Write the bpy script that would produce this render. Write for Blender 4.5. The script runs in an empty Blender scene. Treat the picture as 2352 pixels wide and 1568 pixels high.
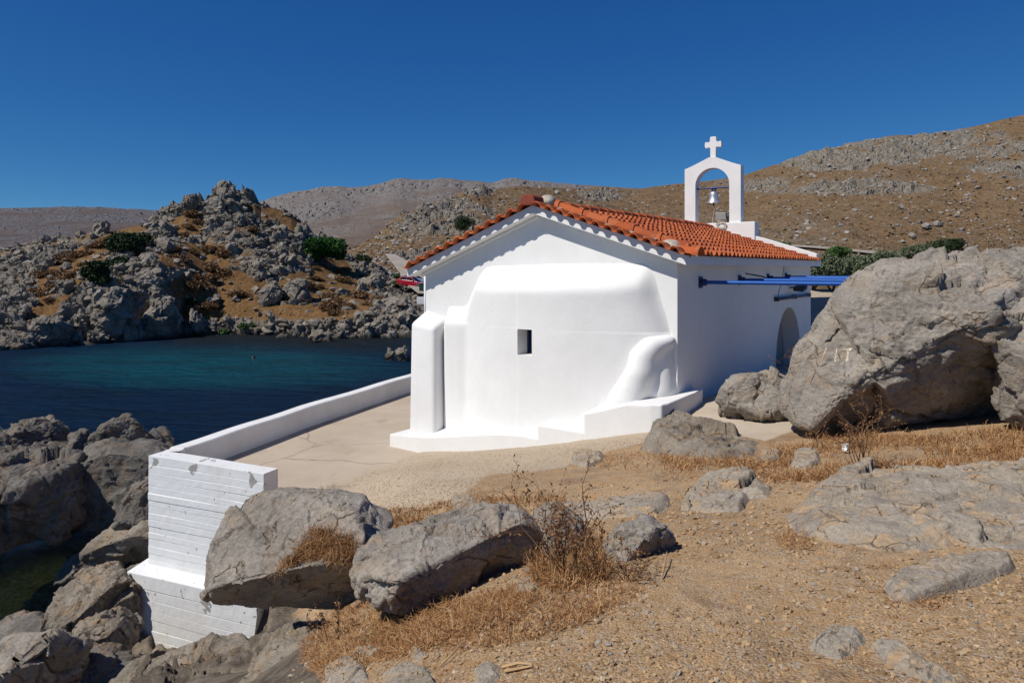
import bpy, bmesh, math, random
import numpy as np
from mathutils import Vector, Matrix
from mathutils.bvhtree import BVHTree
random.seed(7)
RNG = np.random.default_rng(7)
SC = bpy.context.scene
COL = SC.collection
# ------------------------------------------------------------------ measuring frame
F, X0, YH, H = 1631.0, 1176.0, 617.0, 6.6      # focal length and horizon of the photograph, eye height above the sea
def P(x, y, d):
    return np.array([(x - X0) / F * d, d, H - (y - YH) / F * d])
def PZ(x, y, z):
    d = (H - z) * F / (y - YH)
    return np.array([(x - X0) / F * d, d, z])
# ------------------------------------------------------------------ noise
_perm = np.random.default_rng(11).permutation(256).astype(np.int64)
_perm = np.concatenate([_perm, _perm, _perm])
_g = np.random.default_rng(12).normal(size=(256, 3)); _g /= np.linalg.norm(_g, axis=1)[:, None]
_g = _g.astype(np.float32)
_cell = np.random.default_rng(13).random((256, 3)).astype(np.float32)
def _hash(i, j, k):
    return _perm[_perm[_perm[i & 255] + (j & 255)] + (k & 255)]
def perlin(p):
    p = np.asarray(p, dtype=np.float64)
    i = np.floor(p).astype(np.int64); f = (p - i).astype(np.float32)
    u = f * f * f * (f * (f * 6 - 15) + 10)
    r = None
    out = np.zeros(len(p), np.float32)
    for dx in (0, 1):
        wx = u[:, 0] if dx else 1 - u[:, 0]
        for dy in (0, 1):
            wy = u[:, 1] if dy else 1 - u[:, 1]
            for dz in (0, 1):
                wz = u[:, 2] if dz else 1 - u[:, 2]
                g = _g[_hash(i[:, 0] + dx, i[:, 1] + dy, i[:, 2] + dz)]
                out += wx * wy * wz * (g[:, 0] * (f[:, 0] - dx) + g[:, 1] * (f[:, 1] - dy) + g[:, 2] * (f[:, 2] - dz))
    return out * 1.5
def fbm(p, octaves=5, lac=2.07, gain=0.5):
    a, s, t = 1.0, 0.0, 0.0
    q = np.asarray(p, dtype=np.float64)
    for o in range(octaves):
        s = s + a * perlin(q + 17.3 * o); t += a
        q = q * lac; a *= gain
    return s / t
def ridged(p, octaves=4, lac=2.1, gain=0.5):
    a, s, t = 1.0, 0.0, 0.0
    q = np.asarray(p, dtype=np.float64)
    for o in range(octaves):
        s = s + a * (1 - 2 * np.abs(perlin(q + 9.1 * o))); t += a
        q = q * lac; a *= gain
    return s / t
def worley(p, tilt=False):
    """F1, F2 and the id (0..1) of the nearest cell; with tilt also a random slope per cell, which makes flat facets"""
    p = np.asarray(p, dtype=np.float64)
    i = np.floor(p).astype(np.int64); f = (p - i).astype(np.float32)
    n = len(p)
    f1 = np.full(n, 9, np.float32); f2 = np.full(n, 9, np.float32); idn = np.zeros(n, np.int64); dl = np.zeros((n, 3), np.float32)
    for dx in (-1, 0, 1):
        for dy in (-1, 0, 1):
            for dz in (-1, 0, 1):
                h = _hash(i[:, 0] + dx, i[:, 1] + dy, i[:, 2] + dz)
                e = f - (_cell[h] + np.array([dx, dy, dz], np.float32))
                d = (e ** 2).sum(1)
                m = d < f1
                f2 = np.where(m, f1, np.minimum(f2, d)); idn = np.where(m, h, idn); f1 = np.where(m, d, f1)
                if tilt: dl = np.where(m[:, None], e, dl)
    if tilt: return np.sqrt(f1), np.sqrt(f2), idn / 255.0, (dl * _g[idn]).sum(1)
    return np.sqrt(f1), np.sqrt(f2), idn / 255.0
def sstep(a, b, x):
    t = np.clip((x - a) / (b - a), 0, 1)
    return t * t * (3 - 2 * t)
def in_poly(x, y, poly):
    poly = np.asarray(poly, float); res = np.zeros(np.shape(x), bool); j = len(poly) - 1
    for i in range(len(poly)):
        xi, yi = poly[i]; xj, yj = poly[j]
        c = ((yi > y) != (yj > y)) & (x < (xj - xi) * (y - yi) / (yj - yi + 1e-12) + xi)
        res ^= c; j = i
    return res
# ------------------------------------------------------------------ mesh helpers
def mesh_np(name, v, faces, smooth=True):
    """faces: one (n, k) array or a list of such arrays"""
    me = bpy.data.meshes.new(name)
    v = np.asarray(v, np.float32)
    if not isinstance(faces, list): faces = [faces]
    faces = [np.asarray(q, np.int32) for q in faces if len(q)]
    nl = sum(q.size for q in faces); nf = sum(len(q) for q in faces)
    me.vertices.add(len(v)); me.vertices.foreach_set('co', v.ravel())
    me.loops.add(nl); me.polygons.add(nf)
    me.loops.foreach_set('vertex_index', np.concatenate([q.ravel() for q in faces]))
    tot = np.concatenate([np.full(len(q), q.shape[1], np.int32) for q in faces])
    me.polygons.foreach_set('loop_start', np.concatenate([[0], np.cumsum(tot)[:-1]]).astype(np.int32))
    me.polygons.foreach_set('loop_total', tot)
    me.polygons.foreach_set('use_smooth', np.full(nf, smooth))
    me.update(calc_edges=True); me.validate()
    return me
def grid_faces(nr, nc, wrap=False):
    r = np.arange(nr - 1)[:, None]; c = np.arange(nc if wrap else nc - 1)[None, :]
    c2 = (c + 1) % nc
    a = r * nc + c; b = r * nc + c2
    return np.stack([a, b, b + nc, a + nc], -1).reshape(-1, 4)
def attr(me, name, arr):
    a = me.attributes.new(name, 'FLOAT', 'POINT'); a.data.foreach_set('value', np.asarray(arr, np.float32))
def link(name, me, mat=None, parent=None, loc=None):
    o = bpy.data.objects.new(name, me); COL.objects.link(o)
    if mat is not None and me is not None and not me.materials: me.materials.append(mat)
    if parent is not None: o.parent = parent
    if loc is not None: o.location = loc
    return o
def tag(o, label=None, cat=None, group=None, kind=None):
    if label: o['label'] = label
    if cat: o['category'] = cat
    if group: o['group'] = group
    if kind: o['kind'] = kind
    return o
def thing(name, label, cat, loc=(0, 0, 0), rotz=0.0, group=None):
    o = bpy.data.objects.new(name, None); COL.objects.link(o)
    o.empty_display_size = 0.2
    o.location = loc; o.rotation_euler = (0, 0, rotz)
    return tag(o, label, cat, group)
def copy_tree(o, parent=None):
    c = o.copy(); COL.objects.link(c)
    if parent is not None: c.parent = parent
    for ch in list(o.children): copy_tree(ch, c)
    return c
def bm_mesh(bm, name, smooth=False):
    bmesh.ops.recalc_face_normals(bm, faces=bm.faces)
    me = bpy.data.meshes.new(name); bm.to_mesh(me); bm.free()
    if smooth: me.polygons.foreach_set('use_smooth', [True] * len(me.polygons))
    return me
def add_box(bm, x0, x1, y0, y1, z0, z1):
    vs = [bm.verts.new((x, y, z)) for z in (z0, z1) for x, y in ((x0, y0), (x1, y0), (x1, y1), (x0, y1))]
    for f in ((3, 2, 1, 0), (4, 5, 6, 7), (0, 1, 5, 4), (1, 2, 6, 5), (2, 3, 7, 6), (3, 0, 4, 7)):
        bm.faces.new([vs[i] for i in f])
    return vs
def add_prism(bm, pts, z0, z1):
    """footprint pts (x, y); z0, z1 numbers or lists per point"""
    n = len(pts)
    z0 = [z0] * n if not hasattr(z0, '__len__') else z0
    z1 = [z1] * n if not hasattr(z1, '__len__') else z1
    lo = [bm.verts.new((p[0], p[1], z)) for p, z in zip(pts, z0)]
    hi = [bm.verts.new((p[0], p[1], z)) for p, z in zip(pts, z1)]
    bm.faces.new(lo[::-1]); bm.faces.new(hi)
    for i in range(n):
        j = (i + 1) % n
        bm.faces.new((lo[i], lo[j], hi[j], hi[i]))
    return lo, hi
def bevel(bm, off, seg=3):
    bmesh.ops.bevel(bm, geom=list(bm.edges), offset=off, segments=seg, profile=0.5, affect='EDGES', clamp_overlap=True)
def add_tube(bm, pts, rad, sides=8, cap=True):
    pts = [Vector(p) for p in pts]
    rad = [rad] * len(pts) if not hasattr(rad, '__len__') else rad
    rings = []; n = len(pts); ref = None
    for i, p in enumerate(pts):
        t = (pts[min(i + 1, n - 1)] - pts[max(i - 1, 0)]).normalized()
        if ref is None or abs(ref.dot(t)) > 0.95:
            ref = Vector((0, 0, 1)) if abs(t.z) < 0.9 else Vector((1, 0, 0))
        u = t.cross(ref).normalized(); w = u.cross(t).normalized(); ref = w
        rings.append([bm.verts.new(p + (u * math.cos(a) + w * math.sin(a)) * rad[i]) for a in [2 * math.pi * k / sides for k in range(sides)]])
    for a, b in zip(rings[:-1], rings[1:]):
        for k in range(sides):
            bm.faces.new((a[k], a[(k + 1) % sides], b[(k + 1) % sides], b[k]))
    if cap:
        bm.faces.new(rings[0][::-1]); bm.faces.new(rings[-1])
def add_lathe(bm, prof, seg=24, c=(0, 0, 0), axis='z'):
    rings = []
    for r, h in prof:
        ring = []
        for k in range(seg):
            a = 2 * math.pi * k / seg
            if axis == 'z': q = (c[0] + r * math.cos(a), c[1] + r * math.sin(a), c[2] + h)
            elif axis == 'y': q = (c[0] + r * math.cos(a), c[1] + h, c[2] + r * math.sin(a))
            else: q = (c[0] + h, c[1] + r * math.cos(a), c[2] + r * math.sin(a))
            ring.append(bm.verts.new(q))
        rings.append(ring)
    for a, b in zip(rings[:-1], rings[1:]):
        for k in range(seg):
            bm.faces.new((a[k], a[(k + 1) % seg], b[(k + 1) % seg], b[k]))
    if prof[0][0] > 1e-4: bm.faces.new(rings[0][::-1])
    if prof[-1][0] > 1e-4: bm.faces.new(rings[-1])
_ico = {}
def ico(sub):
    if sub not in _ico:
        bm = bmesh.new(); bmesh.ops.create_icosphere(bm, subdivisions=sub, radius=1.0)
        bm.verts.ensure_lookup_table()
        v = np.array([q.co[:] for q in bm.verts]); f = np.array([[w.index for w in q.verts] for q in bm.faces])
        bm.free(); _ico[sub] = (v / np.linalg.norm(v, axis=1)[:, None], f)
    return _ico[sub]
def vnormals(v, f):
    fn = np.cross(v[f[:, 1]] - v[f[:, 0]], v[f[:, 2]] - v[f[:, 0]])
    n = np.zeros_like(v)
    for k in range(3):
        for c in range(3):
            n[:, c] += np.bincount(f[:, k], fn[:, c], minlength=len(v))
    return n / (np.linalg.norm(n, axis=1)[:, None] + 1e-12)
# ------------------------------------------------------------------ materials
class NT:
    def __init__(s, name):
        m = bpy.data.materials.new(name); m.use_nodes = True
        s.m = m; s.t = m.node_tree; s.b = s.t.nodes['Principled BSDF']; s.out = s.t.nodes['Material Output']
    def n(s, typ, **kw):
        q = s.t.nodes.new(typ)
        for k, v in kw.items():
            if k.startswith('i_'):
                key = k[2:]; key = int(key) if key.isdigit() else key.replace('_', ' ')
                s.set(q.inputs[key], v)
            else: setattr(q, k, v)
        return q
    def set(s, sock, v):
        if isinstance(v, bpy.types.NodeSocket): s.t.links.new(v, sock)
        else:
            if hasattr(sock.default_value, '__len__') and not isinstance(v, str) and len(v) == 3 and len(sock.default_value) == 4: v = tuple(v) + (1,)
            sock.default_value = v
    def noise(s, vec, scale, detail=6, rough=0.55, dist=0.0):
        q = s.n('ShaderNodeTexNoise', i_Scale=scale, i_Detail=detail, i_Roughness=rough, i_Distortion=dist); s.set(q.inputs['Vector'], vec)
        return q.outputs['Fac']
    def ramp(s, fac, stops):
        q = s.n('ShaderNodeValToRGB'); s.set(q.inputs[0], fac); e = q.color_ramp.elements
        while len(e) < len(stops): e.new(0.5)
        for el, (p, c) in zip(e, stops):
            el.position = p; el.color = tuple(c) + (1,) if hasattr(c, '__len__') else (c, c, c, 1)
        return q.outputs[0]
    def mix(s, fac, a, b, mode='MIX'):
        q = s.n('ShaderNodeMix', data_type='RGBA', blend_type=mode)
        s.set(q.inputs[0], fac); s.set(q.inputs[6], a); s.set(q.inputs[7], b)
        return q.outputs[2]
    def math(s, op, a, b=0.0, clamp=False):
        q = s.n('ShaderNodeMath', operation=op, use_clamp=clamp); s.set(q.inputs[0], a); s.set(q.inputs[1], b)
        return q.outputs[0]
    def attr(s, name):
        return s.n('ShaderNodeAttribute', attribute_name=name).outputs['Fac']
    def bump(s, height, strength=0.5, dist=0.02, normal=None):
        q = s.n('ShaderNodeBump', i_Strength=strength, i_Distance=dist); s.set(q.inputs['Height'], height)
        if normal is not None: s.set(q.inputs['Normal'], normal)
        return q.outputs[0]
    def obj(s): return s.n('ShaderNodeTexCoord').outputs['Object']
    def pos(s): return s.n('ShaderNodeNewGeometry').outputs['Position']
    def sep(s, vec):
        q = s.n('ShaderNodeSeparateXYZ'); s.set(q.inputs[0], vec); return q.outputs
    def mapv(s, vec, scale=(1, 1, 1), rot=(0, 0, 0)):
        q = s.n('ShaderNodeMapping'); s.set(q.inputs[0], vec); q.inputs['Scale'].default_value = scale; q.inputs['Rotation'].default_value = rot
        return q.outputs[0]
    def fin(s, color, rough=0.9, normal=None, spec=0.3, metal=0.0):
        s.set(s.b.inputs['Base Color'], color); s.set(s.b.inputs['Roughness'], rough)
        s.b.inputs['Specular IOR Level'].default_value = spec; s.b.inputs['Metallic'].default_value = metal
        if normal is not None: s.set(s.b.inputs['Normal'], normal)
        return s.m
def simple(name, col, rough=0.6, spec=0.3, metal=0.0, var=0.15, scale=8):
    t = NT(name); v = t.obj()
    f = t.noise(v, scale, 5)
    c = t.ramp(f, [(0.3, tuple(x * (1 - var) for x in col)), (0.7, tuple(min(1, x * (1 + var)) for x in col))])
    return t.fin(c, rough, t.bump(f, 0.15, 0.01), spec, metal)
def rock_mat(name, lo, hi, stain, stain_amt=0.35, k=1.0, wet=False, vein=0.25, wpos=False):
    """k: how many noise features per metre relative to a one-metre rock"""
    t = NT(name); v = t.pos() if wpos else t.obj()
    rnd = t.n('ShaderNodeObjectInfo').outputs['Random']
    off = t.n('ShaderNodeCombineXYZ'); t.set(off.inputs[0], t.math('MULTIPLY', rnd, 37.0)); t.set(off.inputs[1], t.math('MULTIPLY', rnd, 91.0))
    ad = t.n('ShaderNodeVectorMath', operation='ADD'); t.set(ad.inputs[0], v); t.set(ad.inputs[1], off.outputs[0]); v = ad.outputs[0]
    n1 = t.noise(v, 1.6 * k, 8, 0.62, 0.4)
    n2 = t.noise(v, 3.1 * k, 8, 0.6, 0.8)
    n3 = t.noise(v, 26 * k, 6, 0.65)
    n4 = t.noise(t.mapv(v, (1, 1, 2.5), (0.5, 0.3, 0)), 7 * k, 7, 0.7, 1.2)
    c = t.ramp(n1, [(0.32, lo), (0.52, tuple((a + b) / 2 for a, b in zip(lo, hi))), (0.7, hi)])
    c = t.mix(t.math('MULTIPLY', t.ramp(n2, [(0.5, 0), (0.68, 1)]), stain_amt), c, stain)
    c = t.mix(t.math('MULTIPLY', t.ramp(n4, [(0.5, 0), (0.54, 1), (0.58, 0)]), vein), c, tuple(min(0.62, x * 1.6) for x in hi))
    c = t.mix(t.ramp(n3, [(0.3, 0.55), (0.5, 0)]), c, tuple(x * 0.45 for x in lo))  # hollows of the fine bump painted darker: crevice shade and a little dirt
    vo = t.n('ShaderNodeTexVoronoi', feature='DISTANCE_TO_EDGE', i_Scale=2.6 * k)
    wv = t.n('ShaderNodeMix', data_type='VECTOR'); wv.inputs[0].default_value = 0.18
    nz = t.n('ShaderNodeTexNoise', i_Scale=4 * k, i_Detail=6); t.set(nz.inputs['Vector'], v)
    t.set(wv.inputs[4], v); t.set(wv.inputs[5], nz.outputs['Color']); t.set(vo.inputs['Vector'], wv.outputs[1])
    crack = t.ramp(vo.outputs['Distance'], [(0.0, 0), (0.022, 1)])
    crk = t.math('MAXIMUM', crack, t.ramp(n2, [(0.52, 1), (0.58, 0)]))
    c = t.mix(t.math('MULTIPLY', t.math('SUBTRACT', 1.0, crk), 0.55), c, tuple(x * 0.3 for x in lo))
    if wet:
        z = t.sep(t.pos())[2]
        w = t.ramp(t.math('ADD', z, t.math('MULTIPLY', n2, 0.5)), [(0.3, 1), (0.85, 0)])
        c = t.mix(t.math('MULTIPLY', w, 0.82), c, (0.02, 0.018, 0.014))
    h = t.math('ADD', t.math('MULTIPLY', n1, 1.0), t.math('MULTIPLY', n3, 0.28))
    h = t.math('ADD', h, t.math('MULTIPLY', n4, 0.5)); h = t.math('ADD', h, t.math('MULTIPLY', crk, 0.35))
    return t.fin(c, 0.88, t.bump(h, 1.0, 0.06 / k), 0.25)
M = {}
M['limestone'] = rock_mat('limestone', (0.20, 0.175, 0.145), (0.38, 0.34, 0.29), (0.37, 0.24, 0.13), 0.5, 1.0)
M['slab'] = rock_mat('slab_stone', (0.24, 0.20, 0.155), (0.40, 0.345, 0.275), (0.46, 0.30, 0.15), 0.9, 1.6)
M['shore'] = rock_mat('shore_rock', (0.085, 0.075, 0.063), (0.235, 0.215, 0.188), (0.26, 0.15, 0.07), 0.5, 1.0, wet=True, vein=0.08)
M['shelf'] = rock_mat('shelf_rock', (0.15, 0.125, 0.095), (0.30, 0.26, 0.21), (0.36, 0.22, 0.10), 0.6, 1.3)
M['headrock'] = rock_mat('headland_rock', (0.14, 0.122, 0.098), (0.31, 0.278, 0.232), (0.24, 0.15, 0.075), 0.4, 0.5, wet=True, vein=0.1)
M['hillrock'] = rock_mat('hill_rock', (0.20, 0.185, 0.165), (0.40, 0.37, 0.33), (0.28, 0.19, 0.11), 0.25, 0.3, vein=0.1)

def plaster(name, col=(0.77, 0.762, 0.738), flakes=False, boards=False):
    t = NT(name); v = t.obj()
    a = t.noise(v, 1.3, 5); b = t.noise(v, 45, 4, 0.7); m_ = t.noise(v, 9, 5, 0.6)
    br = t.noise(t.mapv(v, (6, 6, 3.5), (0.5, 0.4, 0.4)), 1.0, 6, 0.65)
    c = t.ramp(a, [(0.3, tuple(x * 0.94 for x in col)), (0.6, col)])
    c = t.mix(t.math('MULTIPLY', t.ramp(br, [(0.40, 1), (0.58, 0)]), 0.22), c, tuple(x * 0.90 for x in col))
    c = t.mix(t.ramp(m_, [(0.68, 0), (0.76, 0.35)]), c, (0.50, 0.47, 0.42))
    z = t.sep(v)[2]
    drip = t.noise(t.mapv(v, (2.2, 2.2, 0.22)), 1.0, 6, 0.65)
    c = t.mix(t.math('MULTIPLY', t.ramp(drip, [(0.58, 0), (0.78, 1)]), 0.14), c, (0.55, 0.52, 0.46))
    h = t.math('ADD', t.math('MULTIPLY', b, 0.45), t.math('ADD', t.math('MULTIPLY', m_, 0.9), t.math('MULTIPLY', br, 0.8)))
    if flakes:
        f1 = t.noise(v, 2.6, 7, 0.62, 0.3); f2 = t.noise(v, 9.5, 6, 0.6)
        mk = t.math('MAXIMUM', t.ramp(f1, [(0.632, 0), (0.639, 1)]), t.ramp(f2, [(0.675, 0), (0.682, 1)]))
        c = t.mix(mk, c, t.ramp(b, [(0.3, (0.24, 0.235, 0.22)), (0.7, (0.40, 0.38, 0.35))]))
        h = t.math('SUBTRACT', h, t.math('MULTIPLY', mk, 1.6))
        st = t.noise(t.mapv(v, (2.2, 2.2, 0.5)), 1.0, 6, 0.6)
        c = t.mix(t.math('MULTIPLY', t.ramp(st, [(0.5, 0), (0.7, 1)]), 0.22), c, (0.55, 0.45, 0.30))
    return t.fin(c, 0.85, t.bump(h, 0.35, 0.012), 0.2)
M['plaster'] = plaster('white_plaster')
M['whitewash'] = plaster('flaking_whitewash', (0.73, 0.735, 0.73), flakes=True)
def parapet_mat():
    t = NT('parapet_whitewash'); v = t.obj(); a = t.noise(v, 2, 6); b = t.noise(v, 40, 4, 0.7)
    c = t.ramp(a, [(0.3, (0.66, 0.65, 0.625)), (0.6, (0.74, 0.74, 0.73))])
    z = t.sep(v)[2]
    dirt = t.ramp(t.math('ADD', z, t.math('MULTIPLY', t.noise(t.mapv(v, (3, 3, 1)), 2, 5), 0.35)), [(0.02, 1), (0.3, 0)])
    c = t.mix(t.math('MULTIPLY', dirt, 0.55), c, (0.42, 0.36, 0.28))
    return t.fin(c, 0.85, t.bump(t.math('ADD', a, t.math('MULTIPLY', b, 0.3)), 0.3, 0.012), 0.2)
M['parapet'] = parapet_mat()
def tile_mat():
    t = NT('terracotta'); v = t.obj()
    a = t.noise(v, 2.2, 5); b = t.noise(v, 22, 6, 0.65); isl = t.n('ShaderNodeNewGeometry').outputs['Random Per Island']
    c = t.ramp(a, [(0.3, (0.33, 0.072, 0.024)), (0.7, (0.47, 0.118, 0.037))])
    c = t.mix(t.ramp(isl, [(0.0, 0.35), (0.5, 0.0)]), c, (0.34, 0.085, 0.032))
    c = t.mix(t.ramp(isl, [(0.6, 0.0), (1.0, 0.45)]), c, (0.53, 0.165, 0.055))
    c = t.mix(t.ramp(b, [(0.66, 0), (0.72, 0.6)]), c, (0.62, 0.5, 0.4))
    c = t.mix(t.ramp(b, [(0.28, 0.5), (0.42, 0)]), c, (0.2, 0.06, 0.03))
    vc = t.n('ShaderNodeTexVoronoi', i_Scale=3.4); t.set(vc.inputs['Vector'], v); vr = t.sep(vc.outputs['Color'])[0]
    c = t.mix(t.ramp(vr, [(0.0, 0.55), (0.35, 0.0)]), c, (0.23, 0.062, 0.03))
    c = t.mix(t.ramp(vr, [(0.7, 0.0), (1.0, 0.5)]), c, (0.56, 0.20, 0.085))
    li = t.noise(v, 6.5, 6, 0.7)
    c = t.mix(t.ramp(li, [(0.60, 0), (0.70, 0.45)]), c, (0.30, 0.24, 0.18))
    return t.fin(c, 0.85, t.bump(b, 0.3, 0.01), 0.2)
M['tile'] = tile_mat()
M['mortar'] = simple('mortar', (0.42, 0.38, 0.32), 0.95, var=0.3, scale=14)
M['blue'] = simple('blue_paint', (0.008, 0.085, 0.36), 0.5, 0.3, var=0.1)
M['blue_dark'] = simple('dark_blue_paint', (0.012, 0.03, 0.12), 0.5, 0.4)
M['bell'] = simple('bell_metal', (0.50, 0.51, 0.52), 0.45, 0.5, 0.75, var=0.15, scale=20)
M['iron'] = simple('dark_iron', (0.05, 0.05, 0.055), 0.6, 0.4, 0.3)
M['greymetal'] = simple('grey_metal', (0.26, 0.25, 0.235), 0.55, 0.4, 0.2)
M['rope'] = simple('pale_rope', (0.52, 0.48, 0.38), 0.9)
M['wood'] = simple('weathered_wood', (0.10, 0.075, 0.055), 0.9)
M['door'] = simple('door_paint', (0.10, 0.10, 0.11), 0.7)
def concrete(name, lo, hi, k=1.0):
    t = NT(name); v = t.pos(); a = t.noise(v, 0.7 * k, 6, 0.6); b = t.noise(v, 30, 6, 0.7); c2 = t.noise(v, 5, 6, 0.6)
    c = t.ramp(a, [(0.3, lo), (0.7, hi)])
    c = t.mix(t.ramp(b, [(0.3, 0.35), (0.5, 0)]), c, tuple(x * 0.6 for x in lo))
    c = t.mix(t.ramp(c2, [(0.55, 0), (0.75, 0.35)]), c, (0.52, 0.40, 0.27))
    vo = t.n('ShaderNodeTexVoronoi', feature='DISTANCE_TO_EDGE', i_Scale=0.42)
    wq = t.n('ShaderNodeTexNoise', i_Scale=1.7, i_Detail=7); t.set(wq.inputs['Vector'], v)
    mx = t.n('ShaderNodeMix', data_type='VECTOR'); mx.inputs[0].default_value = 0.25; t.set(mx.inputs[4], v); t.set(mx.inputs[5], wq.outputs['Color']); t.set(vo.inputs['Vector'], mx.outputs[1])
    ck = t.ramp(vo.outputs['Distance'], [(0.0, 1), (0.006, 0)])
    c = t.mix(t.math('MULTIPLY', ck, 0.6), c, (0.12, 0.09, 0.06))
    st = t.noise(t.mapv(v, (1, 0.5, 1), (0, 0, -0.3)), 1.4, 7, 0.65)
    c = t.mix(t.ramp(st, [(0.56, 0), (0.68, 0.45)]), c, (0.26, 0.20, 0.14))
    c = t.mix(t.ramp(t.noise(v, 55, 3), [(0.70, 0), (0.74, 0.7)]), c, (0.14, 0.10, 0.07))
    return t.fin(c, 0.95, t.bump(t.math('ADD', b, c2), 0.25, 0.01), 0.15)
M['concrete'] = concrete('terrace_concrete', (0.40, 0.325, 0.245), (0.50, 0.42, 0.33))
def ground_mat():
    t = NT('earth'); v = t.pos()
    gr, cc, sh = t.attr('gravel'), t.attr('pad'), t.attr('shore')
    a = t.noise(v, 0.9, 7, 0.6); b = t.noise(v, 60, 6, 0.7); m_ = t.noise(v, 9, 7, 0.65); big = t.noise(v, 0.35, 4)
    soil = t.ramp(a, [(0.30, (0.28, 0.165, 0.078)), (0.5, (0.425, 0.27, 0.135)), (0.72, (0.54, 0.365, 0.20))])
    soil = t.mix(t.ramp(m_, [(0.56, 0), (0.66, 0.6)]), soil, (0.36, 0.18, 0.065))
    lit = t.noise(v, 1.7, 8, 0.7, 0.5)
    soil = t.mix(t.ramp(lit, [(0.52, 0), (0.62, 0.75)]), soil, t.ramp(b, [(0.35, (0.10, 0.058, 0.03)), (0.65, (0.26, 0.16, 0.085))]))
    vo = t.n('ShaderNodeTexVoronoi', i_Scale=75.0); t.set(vo.inputs['Vector'], v)
    st = t.ramp(t.sep(vo.outputs['Color'])[0], [(0.0, (0.16, 0.105, 0.06)), (0.35, (0.32, 0.22, 0.125)), (0.7, (0.42, 0.31, 0.19)), (0.88, (0.30, 0.28, 0.25)), (1.0, (0.50, 0.43, 0.34))])
    soil = t.mix(t.ramp(m_, [(0.36, 0.8), (0.62, 0.15)]), soil, st)
    grav = t.mix(0.5, t.ramp(a, [(0.3, (0.42, 0.335, 0.24)), (0.7, (0.52, 0.435, 0.33))]), t.mix(0.55, (0.47, 0.38, 0.28), st))
    c = t.mix(t.ramp(t.math('ADD', gr, t.math('MULTIPLY', t.math('SUBTRACT', m_, 0.5), 0.9)), [(0.35, 0), (0.65, 1)]), soil, grav)
    conc = t.ramp(a, [(0.3, (0.41, 0.335, 0.255)), (0.7, (0.50, 0.425, 0.335))])
    c = t.mix(t.ramp(t.math('ADD', cc, t.math('MULTIPLY', t.math('SUBTRACT', m_, 0.5), 0.25)), [(0.48, 0), (0.52, 1)]), c, conc)
    rk = t.ramp(t.math('ADD', t.math('MULTIPLY', a, 0.5), t.math('MULTIPLY', m_, 0.5)), [(0.36, (0.045, 0.036, 0.028)), (0.5, (0.14, 0.115, 0.088)), (0.64, (0.26, 0.215, 0.165))])
    c = t.mix(t.ramp(t.math('ADD', sh, t.math('MULTIPLY', t.math('SUBTRACT', a, 0.5), 0.6)), [(0.4, 0), (0.6, 1)]), c, rk)
    z = t.sep(v)[2]
    bed = t.ramp(m_, [(0.35, (0.010, 0.013, 0.006)), (0.6, (0.05, 0.05, 0.018)), (0.75, (0.15, 0.115, 0.03))])
    c = t.mix(t.ramp(z, [(0.05, 1), (0.12, 0)]), c, bed)
    h = t.math('ADD', t.math('MULTIPLY', vo.outputs['Distance'], -0.6), t.math('ADD', t.math('MULTIPLY', m_, 1.0), t.math('MULTIPLY', b, 0.5)))
    pm = t.math('SUBTRACT', 1.0, t.math('MULTIPLY', cc, 0.85))
    q = t.n('ShaderNodeBump', i_Distance=0.02); t.set(q.inputs['Height'], h); t.set(q.inputs['Strength'], t.math('MULTIPLY', pm, 0.7))
    return t.fin(c, 0.95, q.outputs[0], 0.15)
M['earth'] = ground_mat()
def pebble_mat():
    t = NT('pebbles'); isl = t.n('ShaderNodeNewGeometry').outputs['Random Per Island']
    c = t.ramp(isl, [(0.0, (0.20, 0.125, 0.065)), (0.3, (0.33, 0.215, 0.115)), (0.6, (0.42, 0.285, 0.155)), (0.82, (0.36, 0.265, 0.17)), (0.92, (0.25, 0.225, 0.20)), (1.0, (0.48, 0.38, 0.265))])
    return t.fin(c, 0.9, t.bump(t.noise(t.pos(), 90, 3), 0.3, 0.005), 0.2)
M['pebble'] = pebble_mat()
def straw_mat(name, cols):
    t = NT(name); isl = t.n('ShaderNodeNewGeometry').outputs['Random Per Island']
    n = len(cols)
    c = t.ramp(isl, [(i / (n - 1), q) for i, q in enumerate(cols)])
    m = t.fin(c, 0.8, None, 0.2)
    return m
M['straw'] = straw_mat('dry_straw', [(0.14, 0.058, 0.022), (0.24, 0.108, 0.040), (0.33, 0.165, 0.064), (0.40, 0.225, 0.095), (0.47, 0.31, 0.16)])
M['stalk'] = straw_mat('pale_stalk', [(0.42, 0.27, 0.13), (0.55, 0.40, 0.22)])
M['twig'] = straw_mat('dry_twig', [(0.07, 0.036, 0.02), (0.13, 0.066, 0.034), (0.22, 0.12, 0.06)])
M['twigleaf'] = straw_mat('withered_leaf', [(0.09, 0.04, 0.02), (0.2, 0.10, 0.045), (0.3, 0.16, 0.07)])
M['scrap'] = simple('white_scrap', (0.75, 0.75, 0.75), 0.5)
M['paint'] = simple('pale_paint', (0.46, 0.40, 0.30), 0.9, var=0.35, scale=45)
def leaf_mat(name, cols):
    t = NT(name); isl = t.n('ShaderNodeNewGeometry').outputs['Random Per Island']
    v = t.obj(); cl = t.noise(v, 0.9, 3)
    f = t.math('ADD', t.math('MULTIPLY', isl, 0.6), t.math('MULTIPLY', t.ramp(cl, [(0.3, 0), (0.7, 1)]), 0.4))
    n = len(cols)
    return t.fin(t.ramp(f, [(i / (n - 1), q) for i, q in enumerate(cols)]), 0.7, None, 0.2)
M['leaf_dark'] = leaf_mat('dark_leaf', [(0.014, 0.024, 0.009), (0.030, 0.050, 0.018), (0.058, 0.085, 0.032)])
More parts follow.
